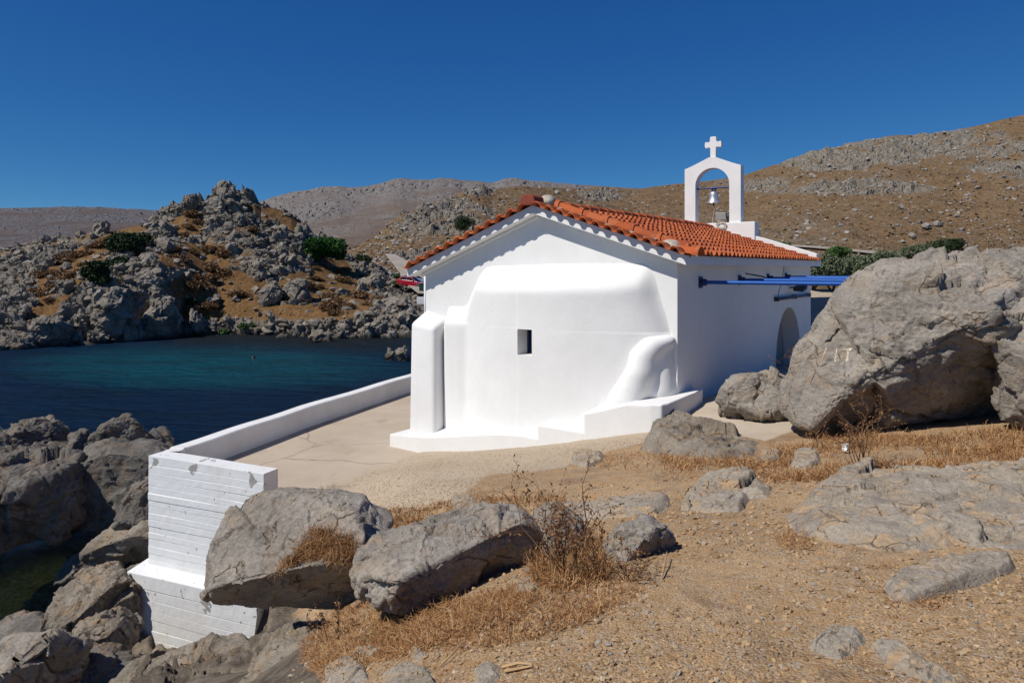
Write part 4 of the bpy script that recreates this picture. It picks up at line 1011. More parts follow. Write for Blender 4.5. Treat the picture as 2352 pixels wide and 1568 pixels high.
bm = bmesh.new(); add_tube(bm, [(0.07, 0.0, 0), (0.07, 3.35, 0.0)], 0.035, 10); link('tube', bm_mesh(bm, 'tube', True), simple('slate_blue_tube', (0.07, 0.085, 0.13), 0.5), RL)
for y in (0.03, 1.7, 3.3):
    bm = bmesh.new(); add_box(bm, 0.0, 0.11, y - 0.035, y + 0.035, -0.05, 0.05); bevel(bm, 0.008, 1); link('bracket', bm_mesh(bm, 'bracket'), M['iron'], RL)
LP = thing('wall_lamp', 'small black lamp sticking out of the shaded wall above the rail', 'lamp', CW(SR, 7.45, 6.12), CA)
bm = bmesh.new(); add_tube(bm, [(0, 0, 0.0), (0.12, -0.02, 0.03), (0.2, -0.05, 0.02)], 0.018, 8); link('arm', bm_mesh(bm, 'arm'), M['iron'], LP)
bm = bmesh.new(); add_prism(bm, [(0.12, -0.22), (0.36, -0.2), (0.38, 0.16), (0.14, 0.14)], [-0.07, -0.10, -0.02, -0.02], [0.03, -0.02, 0.07, 0.09]); bevel(bm, 0.015, 2); link('lamp_head', bm_mesh(bm, 'lamp_head'), M['iron'], LP)
bm = bmesh.new(); pc = [(0.006, 0.0, 0.0), (0.006, 0.03, 0.1), (0.006, 0.22, 0.22), (0.006, 0.30, 0.28), (0.006, 0.5, 0.62), (0.006, 0.62, 0.95)]
add_tube(bm, pc, 0.006, 5); tag(link('cable', bm_mesh(bm, 'cable'), M['iron'], None, CW(SR, 6.3, 5.95)), 'thin dark cable running up the shaded wall to the eave', 'cable').rotation_euler = (0, 0, CA)
# thin white post and low white wall end beyond the chapel's far left side
bm = bmesh.new(); add_tube(bm, [(0, 0, 0), (0, 0, 2.85)], 0.045, 8); p = P(976.5, 690, 27)
tag(link('white_post', bm_mesh(bm, 'white_post', True), M['plaster'], None, (p[0], p[1], p[2] - 1.7)), 'slim white post beside the far left edge of the chapel', 'post')
bm = bmesh.new(); add_prism(bm, [(-0.5, -0.2), (2.6, -0.2), (2.6, 0.2), (-0.4, 0.25)], -0.8, [0.0, 0.02, 0.0, 0.0]); bevel(bm, 0.04, 2)
tag(link('low_wall', bm_mesh(bm, 'low_wall'), M['plaster'], None, P(968, 682, 78)), 'end of a low white wall showing past the left edge of the chapel', 'wall')
# ------------------------------------------------------------------ terrace parapet: long wall, short wall, footing
TW = thing('terrace_wall', 'long white parapet that turns a corner, its end face showing board marks and flaking paint', 'wall', (WALL_OUT[0][0], WALL_OUT[0][1], 0.3))
def tw_loc(p): return (p[0] - WALL_OUT[0][0], p[1] - WALL_OUT[0][1], p[2] - 0.3)
ztop = 3.46
A0, B0 = WALL_OUT[0], WALL_B
dv = (B0 - A0) / np.linalg.norm(B0 - A0); nv = np.array([-dv[1], dv[0]])          # along the short wall, and away from the camera
Ls = np.linalg.norm(B0 - A0)
def boards(name, x0, x1, z0, z1, y, batter, bh, seed, depth, mat, slope_l=0.0, raggR=0.0):
    """a cast wall face: one row of boards above another, each a little proud or shy"""
    rng = np.random.default_rng(seed); zsq = [z0]; 
    while zsq[-1] < z1 - bh * 0.6: zsq.append(zsq[-1] + bh * rng.uniform(0.85, 1.15))
    zsq[-1] = z1
    nx = 90; us_ = np.linspace(0, 1, nx); rows = []
    for i in range(len(zsq) - 1):
        off = rng.normal(0, 0.0032); tl = rng.normal(0, 0.004)
        for zq, ins in ((zsq[i] + 0.002, 0.0025), (zsq[i] + 0.010, 0.0), ((zsq[i] + zsq[i + 1]) / 2, 0.0), (zsq[i + 1] - 0.008, 0.0), (zsq[i + 1] - 0.001, 0.0025)):
            xx = x0 + slope_l * (zq - z1) * -1 * 0 + (x1 - x0) * us_
            yy = y + batter * (zq - z1) * 1.0 + off + ins + tl * (us_ - 0.5)
            zw = zq + 0.006 * np.sin(us_ * 5 + i * 1.7) - 0.05 * (us_ - 0.0)
            yy = yy + 0.004 * fbm(np.stack([xx * 9, np.full(nx, zq * 9), np.zeros(nx)], -1), 3)
            rows.append(np.stack([xx, yy, zw], -1))
    rows.append(rows[-1] + (0, depth, 0)); 
    rows.insert(0, rows[0] + (0, depth, 0)); rows.append(rows[0].copy())
    v = np.concatenate(rows); nr = len(rows)
    fl = list(range(0, nr * nx, nx)); 
    me = mesh_np(name, v, grid_faces(nr, nx), smooth=False)
    bm = bmesh.new(); bm.from_mesh(me); bmesh.ops.remove_doubles(bm, verts=bm.verts, dist=1e-5)
    bmesh.ops.holes_fill(bm, edges=[e for e in bm.edges if e.is_boundary], sides=0)
    bmesh.ops.triangulate(bm, faces=[f for f in bm.faces if len(f.verts) > 4])
    return bm
ROTW = math.atan2(dv[1], dv[0])
bm = boards('short_wall', 0.0, Ls + 0.0, 1.62, ztop, 0.0, 0.0, 0.115, 3, 0.33, None)
o = link('short_wall', bm_mesh(bm, 'short_wall'), M['whitewash'], TW, (0, 0, -0.3)); o.rotation_euler = (0, 0, ROTW)
bm = boards('footing', -0.16, Ls + 0.10, 0.25, 1.60, -0.27, -0.03, 0.15, 9, 0.7, None)
for v_ in bm.verts:
    if v_.co.z > 1.5 and v_.co.y > 0.0: v_.co.z += 0.12
    if v_.co.x > Ls - 0.4: v_.co.x -= 0.25 * max(0, (1.3 - v_.co.z)) * 0.8
o = link('footing', bm_mesh(bm, 'footing'), M['whitewash'], TW, (0, 0, -0.3)); o.rotation_euler = (0, 0, ROTW)
bm = bmesh.new(); outp = [np.array(q) for q in WALL_OUT]
outp[0] = outp[0] + nv * 0.30 - dv * 0.0
pl = []
for i, a_ in enumerate(outp):
    d_ = outp[min(i + 1, len(outp) - 1)] - outp[max(i - 1, 0)]; d_ = d_ / np.linalg.norm(d_); pl.append(np.array([d_[1], -d_[0]]))
inn = [a_ + q * 0.30 for a_, q in zip(outp, pl)]
fine_o, fine_i = [], []
for (a_, b_), (c_, d_) in zip(zip(outp[:-1], outp[1:]), zip(inn[:-1], inn[1:])):
    for u in np.linspace(0, 1, 12)[:-1]: fine_o.append(a_ + (b_ - a_) * u); fine_i.append(c_ + (d_ - c_) * u)
fine_o.append(outp[-1]); fine_i.append(inn[-1])
rr = np.random.default_rng(8); n_ = len(fine_o); rws = []
for side_, zq, insq in ((0, -0.6, 0), (0, ztop - 0.02, 0), (0, ztop, 0.02), (1, ztop, -0.02), (1, ztop - 0.02, 0), (1, 2.5, 0.0)):
    src = fine_o if side_ == 0 else fine_i
    rws.append(np.array([(p[0] + (pl[0][0] * insq), p[1], zq + (0.008 * math.sin(i * 0.9) if zq > 3 else 0)) for i, p in enumerate(src)]))
v = np.concatenate(rws) - (WALL_OUT[0][0], WALL_OUT[0][1], 0.3)
me = mesh_np('long_wall', v, grid_faces(len(rws), n_)[:, ::-1], smooth=False)
link('long_wall', me, M['parapet'], TW)
# ------------------------------------------------------------------ rocks
def facets(p, rng, n, lo, hi, keep=None, hard=0.9):
    for _ in range(n):
        d = rng.normal(size=3); d /= np.linalg.norm(d)
        if keep is not None and abs(d[1]) < keep: d[1] = math.copysign(keep + rng.random() * 0.4, d[1] - 0.2); d /= np.linalg.norm(d)
        h = p @ d; e = np.maximum(0, h - h.max() * rng.uniform(lo, hi)); p = p - d * (e * hard)[:, None]
    return p
def cut(p, planes, hard=0.95):
    for d, fr in planes:
        d = np.array(d, float); d /= np.linalg.norm(d)
        h = p @ d; e = np.maximum(0, h - h.max() * fr); p = p - d * (e * hard)[:, None]
    return p
def roughen(p, f, S, rng, rough=1.0, bed=None, crack=1.0, pit=0.006):
    o = rng.random(3) * 50; n = vnormals(p, f); f0 = 2.0 / S
    q = p * f0 + o
    d = 0.05 * fbm(q, 4)
    m1 = sstep(-0.25, 0.25, fbm(q * 0.7 + 31, 2)); m2 = sstep(0.0, 0.3, fbm(q * 0.9 + 61, 2))
    wq = q * 1.25 + 0.30 * np.stack([fbm(q * 1.2 + 5, 3), fbm(q * 1.2 + 25, 3), fbm(q * 1.2 + 45, 3)], -1)
    a, b, ci, tl = worley(wq, True)
    d += 0.085 * tl + crack * (0.030 * (ci - 0.5) * m1 - 0.035 * (1 - sstep(0, 0.045, b - a)) * m2)
    a, b, ci, tl = worley(wq * 2.7 + 3, True)
    d += (0.034 * tl + crack * (0.012 * (ci - 0.5) - 0.012 * (1 - sstep(0, 0.06, b - a)) * m2)) * (0.35 + 0.65 * m1)
    a, b, ci, tl = worley(wq * 6.5 + 7, True)
    d += 0.014 * tl * (0.25 + 0.75 * m1)
    d += 0.012 * ridged(q * 3.3, 4) * (0.3 + 0.7 * m1) + 0.009 * fbm(q * 11, 4)
    pq = p * (7.0 / max(S, 0.6) if S < 1 else 5.5)
    d += (0.5 * pit + 0.002) * ridged(q * 7.5 + 3, 3) * (0.3 + 0.7 * m1)
    d -= pit * (sstep(0.12, 0.42, fbm(pq + o, 3)) + 0.6 * sstep(0.1, 0.4, fbm(pq * 2.3 + o, 3))) * sstep(-0.2, 0.2, fbm(q * 0.9 + 80, 2))
    bed = np.array([0.25, 0.1, 1.0]) if bed is None else np.array(bed, float)
    s = (p @ (bed / np.linalg.norm(bed))) * f0 * 3.5 + 1.2 * fbm(q * 0.8, 3)
    fr = s - np.floor(s)
    d += 0.014 * (fr ** 2 - 0.3) * sstep(0.96, 0.9, fr) * sstep(0.0, 0.3, fbm(q * 0.7 + 9, 2))
    return p + n * (d * S * rough)[:, None]
def star(poly, c):
    poly = np.asarray(poly, float) - c; pts = []
    for i in range(len(poly)):
        for u in np.linspace(0, 1, 24)[:-1]: pts.append(poly[i] + (poly[(i + 1) % len(poly)] - poly[i]) * u)
    pts = np.array(pts); th = np.arctan2(pts[:, 1], pts[:, 0]); r = np.hypot(pts[:, 0], pts[:, 1])
    o = np.argsort(th); th, r = th[o], r[o]
    th = np.concatenate([th - 2 * math.pi, th, th + 2 * math.pi]); r = np.concatenate([r, r, r])
    g = np.linspace(-math.pi, math.pi, 361); rr_ = np.interp(g, th, r)
    k = np.array([1, 2, 3, 2, 1]) / 9.0
    rr_ = np.convolve(np.concatenate([rr_[-3:-1], rr_, rr_[1:3]]), k, 'valid')
    return lambda t: np.interp(t, g, rr_)
ROCKS = {}
def boulder(label, outline, d, thick, seed, mat='limestone', planes=(), nf=9, sub=6, rough=1.0, name='boulder', group=None, centre=None, flo=0.55, fhi=0.9, bed=None, lean=0.0, crack=1.0, shrink=0.975, pit=0.006, hard=0.95):
    """outline: photo points of its silhouette; d: distance; thick: half depth in metres"""
    rng = np.random.default_rng(seed)
    o = np.array(outline, float); m = np.stack([(o[:, 0] - X0) / F * d, H - (o[:, 1] - YH) / F * d], -1)
    c = (m.min(0) + m.max(0)) / 2 if centre is None else np.array([(centre[0] - X0) / F * d, H - (centre[1] - YH) / F * d])
    R = star(m, c)
    v, f = ico(sub)
    th = np.arctan2(v[:, 2], v[:, 0]); rho = np.hypot(v[:, 0], v[:, 2]); r = R(th) * shrink
    p = np.stack([r * rho ** 0.8 * np.cos(th), np.sign(v[:, 1]) * thick * np.abs(v[:, 1]) ** 0.85, r * rho ** 0.8 * np.sin(th)], -1)
    p[:, 1] += lean * p[:, 2]
    p = facets(p, rng, nf, flo, fhi, keep=0.45)
    p = cut(p, planes, hard)
    sz = m.max(0) - m.min(0); S = math.sqrt(sz[0] * sz[1])
    p = roughen(p, f, S, rng, rough, bed, crack, pit)
    zb = p[:, 2].min(); p[:, 2] -= zb
    me = mesh_np(name, p, f)
    ob = link(name, me, M[mat], None, (c[0], d, c[1] + zb))
    tag(ob, label, 'boulder' if name == 'boulder' else 'rock', group); ROCKS[label] = ob
    return ob
def slab(label, outline, h, seed, mat='slab', sub=6, rough=1.0, name='rock_slab', tilt=(0, 0), nf=4, lift=0.0, crack=1.0, edge=0.35, cell=None):
    """outline: photo points of bedrock breaking through the soil; a broken, stepped surface laid on the terrain there"""
    h = h * 0.55; rng = np.random.default_rng(seed); o = np.array(outline, float)
    w = ray_ground(o[:, 0], o[:, 1])[:, :2]; c = (w.min(0) + w.max(0)) / 2; R = star(w, c)
    sz = (w.max(0) - w.min(0)) * 1.25; n = {5: 110, 6: 190, 7: 330}[sub]; st = max(sz) / n
    gx = np.arange(-sz[0] / 2, sz[0] / 2 + st, st); gy = np.arange(-sz[1] / 2, sz[1] / 2 + st, st)
    X, Y = np.meshgrid(gx, gy); x, y = X.ravel(), Y.ravel()
    th = np.arctan2(y, x); r = R(th); mr = r.mean(); e = (1 - np.hypot(x, y) / r) * np.minimum(r, mr * 1.3)
    S = math.sqrt(sz[0] * sz[1]); k = 1 / max(0.22, min(0.7, S * 0.38)); of = rng.random(3) * 40
    q = np.stack([x, y, np.zeros(len(x))], -1) * k + of
    wp = q + 0.28 * np.stack([fbm(q * 1.3, 4), fbm(q * 1.3 + 20, 4), 0 * x], -1)
    a, b, ci, tl = worley(wp, True); a2, b2, cj, tm = worley(wp * 2.9 + 4, True); a3, b3, ck_, tn = worley(wp * 8 + 9, True)
    e = e + mr * (0.16 * fbm(q * 0.9 + 3, 3) + 0.10 * (ci - 0.5) + 0.05 * (cj - 0.5))
    ew = max(0.05, 0.22 * mr)
    H_ = h * (1.15 * sstep(-0.05 * mr, ew, e) ** 0.8 - 0.28)
    m = sstep(0, ew, e)
    H_ += m * rough * (h * 0.55 * (ci - 0.45) + 0.16 / k * tl * min(1, h * 6) + 0.05 / k * tm * min(1, h * 7) + h * 0.15 * (cj - 0.5) + 0.012 / k * tn)
    cm = sstep(-0.15, 0.2, fbm(q * 0.6 + 50, 2))
    H_ -= m * crack * cm * (0.35 * h * (1 - sstep(0.0, 0.05, b - a)) + 0.12 * h * (1 - sstep(0, 0.07, b2 - a2)))
    H_ += 0.006 * fbm(q * 14, 4) + 0.02 * fbm(q * 3, 4) * m
    s_ = (x * 0.5 + y * 0.9) * k * 1.6 + 0.8 * fbm(q * 0.8 + 70, 3); fr = s_ - np.floor(s_); H_ += m * h * 0.12 * (fr - 0.5) * sstep(1.0, 0.93, fr)
    H_ += m * (tilt[0] * x + tilt[1] * y) + lift
    gz = ground_z(x + c[0], y + c[1]); gc = float(ground_z(np.array([c[0]]), np.array([c[1]]))[0])
    p = np.stack([x, y, gz - gc + H_], -1)
    f = grid_faces(len(gy), len(gx)); keep = (H_[f] > -0.035).any(1) & (e[f] > -0.25 * mr).any(1); f = f[keep]
    u, inv = np.unique(f, return_inverse=True); p = p[u]; f = inv.reshape(f.shape)
    me = mesh_np(name, p, f)
    ob = link(name, me, M[mat], None, (c[0], c[1], gc)); tag(ob, label, 'rock'); ROCKS[label] = ob
    return ob
# the great boulder on the right
boulder('huge grey boulder with faint painted strokes on its sunlit face, right of the chapel',
    [(1797, 935), (1812, 880), (1822, 820), (1842, 780), (1864, 755), (1884, 725), (1928, 690), (1962, 665), (1994, 645), (2025, 632), (2035, 620), (2070, 610), (2100, 603), (2140, 596), (2165, 586), (2200, 583), (2250, 588), (2300, 584), (2352, 576), (2440, 580), (2520, 640), (2560, 720), (2560, 860), (2500, 960), (2400, 985), (2250, 990), (2150, 996), (2000, 1000), (1900, 1002), (1830, 990), (1800, 970)],
    9.3, 1.15, 21, sub=7, nf=0, rough=0.88, centre=(2080, 800), shrink=0.945, pit=0.012, hard=0.80, flo=0.6, fhi=0.85, bed=(0.6, 0.2, 1.0), crack=1.15,
    planes=[((-0.50, -0.72, 0.50), 0.70), ((0.16, -0.80, -0.58), 0.45), ((0.62, -0.78, -0.06), 0.56), ((-0.05, -0.45, 0.90), 0.86), ((-0.75, -0.5, 0.15), 0.86)])
boulder('tall cracked rock face leaning against the right side of the huge boulder',
    [(2290, 800), (2300, 740), (2330, 700), (2370, 680), (2440, 680), (2500, 760), (2520, 900), (2480, 980), (2380, 990), (2330, 985), (2300, 940), (2285, 870)], 8.2, 0.5, 22, nf=7, rough=0.9, planes=[((-0.2, -0.9, 0.35), 0.7)])
boulder('small hollowed boulder standing on the concrete pad by the side wall',
    [(1642, 905), (1648, 868), (1668, 850), (1700, 838), (1728, 829), (1765, 828), (1800, 842), (1832, 850), (1845, 945), (1800, 958), (1750, 960), (1680, 956), (1642, 940)], 10.9, 0.5, 23, nf=7, rough=1.0, planes=[((-0.2, -0.9, 0.3), 0.75)])
ROCKS['small hollowed boulder standing on the concrete pad by the side wall'].location.z -= 0.13
# boulders in front of the terrace
boulder('broad overhanging boulder with a dry tuft on top, beside the end of the terrace wall',
    [(478, 1325), (484, 1280), (500, 1225), (506, 1190), (522, 1162), (560, 1144), (620, 1140), (700, 1150), (770, 1158), (828, 1162), (842, 1182), (905, 1214), (885, 1245), (850, 1280), (830, 1330), (822, 1375), (790, 1402), (740, 1398), (700, 1388), (620, 1368), (560, 1358), (500, 1344)],
    6.5, 0.85, 32, sub=7, nf=0, rough=0.6, planes=[((-0.22, -0.52, 0.83), 0.42), ((0.12, -0.72, -0.68), 0.45), ((-0.8, -0.5, 0.3), 0.9)], bed=(0.1, 0.5, 1.0), crack=1.5)
boulder('rounded dark boulder with a shadowed hollow front, between the overhanging boulder and the dry bush',
    [(812, 1335), (815, 1290), (838, 1258), (900, 1235), (960, 1214), (1020, 1205), (1090, 1185), (1150, 1180), (1205, 1188), (1235, 1210), (1262, 1250), (1265, 1300), (1235, 1335), (1180, 1352), (1120, 1372), (1060, 1386), (980, 1388), (900, 1386), (850, 1366)],
    5.0, 0.48, 33, sub=7, nf=0, rough=0.7, planes=[((0.46, -0.84, -0.28), 0.42), ((-0.1, -0.4, 0.9), 0.8)])
boulder('low grey rock half hidden behind the dry bush, right of the dark rounded boulder',
    [(1215, 1240), (1225, 1185), (1250, 1168), (1290, 1166), (1330, 1190), (1350, 1230), (1340, 1290), (1280, 1310), (1230, 1300)], 5.2, 0.3, 34, sub=5, nf=6, name='rock')
boulder('squarish pale rock with a dark pit, just right of the dry bush',
    [(1383, 1258), (1398, 1216), (1440, 1200), (1490, 1188), (1528, 1202), (1553, 1245), (1532, 1268), (1500, 1285), (1474, 1312), (1430, 1308), (1392, 1282)], 4.75, 0.26, 35, nf=6, rough=0.95, name='rock', planes=[((-0.3, -0.75, 0.6), 0.72), ((0.55, -0.8, -0.2), 0.6)])
slab('ragged limestone outcrop with an orange broken left end, before the white step', [(1478, 1028), (1486, 990), (1510, 968), (1580, 968), (1650, 980), (1710, 996), (1752, 1018), (1740, 1044), (1660, 1056), (1570, 1050), (1510, 1044)], 0.26, 36, mat='shelf', sub=7, rough=1.2, crack=1.4, tilt=(-0.15, 0.03))
slab('low pale slab lying along the path behind the dry bush', [(1220, 1203), (1238, 1168), (1350, 1160), (1450, 1150), (1535, 1137), (1548, 1160), (1500, 1184), (1400, 1190), (1300, 1206)], 0.14, 41, tilt=(0.0, 0.03))
slab('smooth grey slab with a dark notched edge, right of the path', [(1560, 1170), (1572, 1135), (1620, 1108), (1690, 1100), (1750, 1108), (1782, 1120), (1770, 1142), (1730, 1150), (1700, 1178), (1620, 1180)], 0.17, 42, tilt=(0.02, 0.05))
slab('large layered bedrock slab with long cracks under the huge boulder, right edge', [(1808, 1215), (1830, 1160), (1880, 1118), (1950, 1095), (2060, 1090), (2200, 1098), (2350, 1092), (2500, 1100), (2560, 1180), (2450, 1255), (2330, 1275), (2200, 1262), (2100, 1275), (2000, 1262), (1900, 1250), (1845, 1240)], 0.21, 43, sub=7, rough=1.0, tilt=(0.01, 0.04), edge=0.36, crack=1.3)
slab('narrow veined slab below the large bedrock slab', [(2033, 1350), (2060, 1325), (2110, 1315), (2180, 1290), (2260, 1282), (2330, 1286), (2330, 1310), (2270, 1340), (2180, 1362), (2100, 1380), (2060, 1382)], 0.10, 44, tilt=(0.0, 0.03))
slab('flat grey stone with a cracked corner in the gravel, lower right', [(1848, 1488), (1870, 1455), (1920, 1440), (1975, 1452), (1990, 1470), (1975, 1505), (1930, 1520), (1880, 1510)], 0.055, 45)
slab('long flat stone running down to the lower right beside the cracked one', [(1985, 1480), (2030, 1466), (2090, 1490), (2150, 1530), (2210, 1568), (2150, 1580), (2080, 1550), (2030, 1525)], 0.05, 46)
slab('small grey stone on the edge of the pale gravel by the plinth', [(1308, 1066), (1316, 1044), (1345, 1038), (1375, 1042), (1392, 1048), (1380, 1062), (1345, 1074)], 0.12, 47, sub=5)
slab('pale rounded stone in the dry grass under the huge boulder', [(1738, 1058), (1746, 1040), (1775, 1034), (1797, 1042), (1790, 1058), (1760, 1064)], 0.11, 48, sub=5)
slab('grey stone half buried in dry grass, right of the pale rounded stone', [(1812, 1072), (1822, 1046), (1850, 1036), (1880, 1044), (1886, 1068), (1850, 1082)], 0.12, 49, sub=5)
slab('flat stone peeping from the grass behind the two front boulders', [(1032, 1160), (1040, 1142), (1075, 1138), (1120, 1152), (1135, 1172), (1090, 1178), (1050, 1174)], 0.07, 50, sub=5)
slab('dark wedge of rock at the foot of the squarish pale rock', [(1180, 1348), (1200, 1335), (1250, 1330), (1255, 1345), (1225, 1362), (1185, 1366)], 0.07, 51, sub=5)
# bedrock shelf at the bottom
boulder('brown cracked bedrock shelf running down from the foot of the white wall', [(150, 1680), (230, 1590), (300, 1530), (340, 1500), (420, 1505), (500, 1502), (580, 1492), (640, 1490), (680, 1515), (700, 1560), (690, 1680), (420, 1760)], 8.4, 0.9, 52, mat='shelf', sub=7, nf=3, rough=0.95, crack=1.6, lean=0.8, name='rock', planes=[((-0.25, -0.50, 0.83), 0.50), ((0.1, -0.8, 0.6), 0.62)], bed=(0.5, -0.3, 1.0), pit=0.02)
boulder('pale bedrock ledge at the bottom edge below the overhanging boulder', [(545, 1640), (560, 1550), (600, 1505), (680, 1490), (740, 1500), (790, 1530), (830, 1600), (700, 1700)], 5.6, 0.7, 53, mat='shelf', nf=3, rough=0.9, crack=1.3, name='rock', planes=[((-0.1, -0.5, 0.86), 0.55)])
slab('flat grey stone at the bottom edge among fallen straw', [(730, 1580), (745, 1530), (790, 1505), (835, 1520), (850, 1560), (800, 1600)], 0.07, 54)
slab('broad grey stone sunk in the gravel at the bottom edge', [(860, 1600), (880, 1545), (930, 1525), (985, 1535), (1000, 1570), (960, 1610)], 0.06, 55)
slab('stone cluster cap at the bottom edge left of the pale stalks', [(1080, 1580), (1088, 1540), (1120, 1520), (1150, 1532), (1148, 1560), (1110, 1590)], 0.05, 56, sub=5)
slab('small stone beside the rusty straw mat, upper one of a pair', [(800, 1510), (815, 1490), (860, 1484), (875, 1500), (850, 1516)], 0.05, 57, sub=5)
slab('small rounded stone near the rusty straw mat, right one of a pair', [(930, 1505), (945, 1492), (975, 1494), (985, 1508), (955, 1518)], 0.04, 58, sub=5)
boulder('tilted brown rock plate under the shadow of the overhanging boulder', [(585, 1500), (600, 1462), (650, 1440), (720, 1455), (775, 1490), (790, 1540), (720, 1590), (630, 1580), (590, 1545)], 7.0, 0.6, 59, mat='shelf', nf=4, rough=1.1, crack=1.4, name='rock', planes=[((-0.2, -0.5, 0.84), 0.55)])
# rocks along the water, lower left
sh = dict(mat='shore', pit=0.03)
boulder('big dark block with a flat rust-stained face, left of the terrace wall', [(168, 1150), (172, 1080), (180, 1050), (205, 1030), (240, 1012), (300, 1018), (345, 1022), (400, 1050), (400, 1150), (345, 1200), (290, 1210), (240, 1215), (200, 1195)], 15.2, 1.0, 61, nf=4, planes=[((0.05, -0.98, 0.05), 0.55), ((-0.3, -0.4, 0.85), 0.9)], rough=0.75, **sh)
boulder('dark creased rock mass at the left edge by the water', [(-140, 1250), (-140, 1060), (-60, 1045), (20, 1040), (60, 1050), (100, 1050), (150, 1042), (185, 1060), (200, 1130), (205, 1190), (160, 1225), (80, 1240), (0, 1245)], 14.6, 1.5, 62, sub=7, nf=5, rough=1.25, crack=1.3, **sh)
boulder('pointed pale rock tip standing above the dark block', [(215, 1030), (225, 995), (250, 975), (270, 958), (292, 960), (318, 980), (342, 1000), (352, 1030), (290, 1045)], 16.2, 0.8, 63, nf=6, rough=1.0, **sh)
boulder('pair of dark round knobs on the shore at the far left', [(15, 1010), (30, 985), (55, 972), (80, 965), (105, 975), (130, 995), (140, 1030), (100, 1055), (40, 1050)], 17.5, 0.9, 64, nf=4, rough=1.3, **sh)
boulder('small dark rock between the knobs and the pointed rock', [(150, 1040), (158, 1000), (180, 988), (202, 995), (215, 1025), (190, 1050)], 17.0, 0.6, 65, sub=5, nf=5, **sh)
boulder('dark rock showing behind the corner of the parapet', [(325, 1035), (335, 1000), (352, 984), (375, 998), (400, 1022), (405, 1055), (350, 1060)], 16.8, 0.7, 66, sub=5, nf=5, **sh)
boulder('low ridge of dark rock at the left edge, behind the creased mass', [(-120, 1060), (-100, 1010), (-40, 995), (10, 1000), (60, 1030), (110, 1040), (170, 1040), (190, 1070), (60, 1090)], 16.6, 0.9, 67, nf=4, rough=1.2, **sh)
boulder('brown upright rock tucked behind the white wall edge', [(275, 1200), (290, 1150), (312, 1115), (340, 1105), (400, 1110), (400, 1200), (340, 1220)], 13.6, 0.6, 68, nf=5, **sh)
boulder('smooth sloping rock beside the white wall, above the dark pool', [(206, 1262), (222, 1232), (270, 1205), (310, 1185), (345, 1170), (400, 1180), (400, 1270), (340, 1275), (280, 1285), (225, 1282)], 13.3, 0.7, 69, nf=2, rough=0.7, planes=[((-0.35, -0.35, 0.85), 0.6), ((0.1, -0.9, -0.4), 0.6)], mat='shelf', pit=0.022)
boulder('low dark wet rock in the shallow pool', [(132, 1325), (150, 1288), (180, 1266), (215, 1270), (258, 1292), (275, 1310), (240, 1335), (180, 1340)], 14.0, 0.5, 70, nf=5, rough=0.9, **sh)
boulder('knobbly grey rock in front of the white footing', [(128, 1405), (132, 1360), (150, 1335), (190, 1328), (225, 1310), (260, 1300), (310, 1310), (335, 1330), (328, 1420), (320, 1470), (250, 1475), (180, 1450), (145, 1430)], 11.7, 0.6, 71, sub=7, nf=4, rough=1.15, planes=[((-0.45, -0.5, 0.75), 0.75), ((0.6, -0.75, -0.2), 0.6)], mat='shelf', pit=0.022)
boulder('brown pointed rock below the knobbly grey one', [(165, 1445), (205, 1415), (250, 1395), (285, 1420), (310, 1450), (308, 1485), (270, 1500), (235, 1525), (200, 1490)], 10.6, 0.5, 72, nf=6, rough=1.0, mat='shelf', pit=0.022)
boulder('sliver of pale rock wedged against the footing', [(262, 1335), (285, 1308), (330, 1298), (355, 1310), (330, 1340), (290, 1350)], 12.3, 0.35, 73, sub=5, nf=4, mat='shelf')
boulder('smooth grey rock lying at the left edge beside the pool', [(-120, 1520), (-60, 1460), (0, 1425), (50, 1412), (110, 1414), (128, 1435), (110, 1470), (60, 1500), (0, 1540), (-60, 1560)], 11.4, 0.7, 74, nf=2, rough=0.6, planes=[((-0.2, -0.4, 0.9), 0.6)], **sh)
boulder('light grey angular rock in the bottom left corner', [(-160, 1640), (-120, 1560), (-40, 1500), (40, 1460), (100, 1430), (135, 1432), (150, 1470), (185, 1500), (170, 1560), (150, 1650), (0, 1720)], 9.2, 0.85, 75, sub=7, nf=3, rough=0.9, planes=[((-0.45, -0.35, 0.85), 0.6), ((0.75, -0.65, -0.1), 0.6)], mat='limestone')
boulder('shadowed rock between the corner rock and the brown shelf', [(130, 1640), (140, 1560), (170, 1510), (230, 1500), (300, 1520), (330, 1570), (300, 1650), (200, 1680)], 9.6, 0.6, 76, nf=5, **sh)
boulder('dark stone in the hollow under the overhanging boulder', [(610, 1490), (625, 1455), (670, 1435), (730, 1435), (780, 1450), (770, 1500), (690, 1510)], 8.4, 0.4, 77, sub=5, nf=5, **sh)
# paint strokes on the great boulder
BB = ROCKS['huge grey boulder with faint painted strokes on its sunlit face, right of the chapel']
bvh = BVHTree.FromPolygons([v.co + BB.location for v in BB.data.vertices], [tuple(p.vertices) for p in BB.data.polygons])
def stroke(name, pts, wds):
    vs_, fs = [], []
    for i, ((x, y), w_) in enumerate(zip(pts, wds)):
        a = np.array(pts[min(i + 1, len(pts) - 1)]) - np.array(pts[max(i - 1, 0)]); a = a / np.linalg.norm(a); nn = np.array([-a[1], a[0]])
        for s_ in (-1, 1):
            q = np.array([x, y]) + nn * w_ * s_ / 2; dr = Vector(P(q[0], q[1], 1.0)) - Vector((0, 0, H)); dr.normalize()
            hit, n_, _, _ = bvh.ray_cast(Vector((0, 0, H)), dr)
            vs_.append(np.array(hit - dr * 0.004 - BB.location) if hit else np.zeros(3))
        if i: fs.append([2 * i - 2, 2 * i, 2 * i + 1, 2 * i - 1])
    o = link(name, mesh_np(name, np.array(vs_), np.array(fs)), M['paint'], BB)
def lerp(a, b, n): return [tuple(np.array(a) + (np.array(b) - np.array(a)) * u) for u in np.linspace(0, 1, n)]
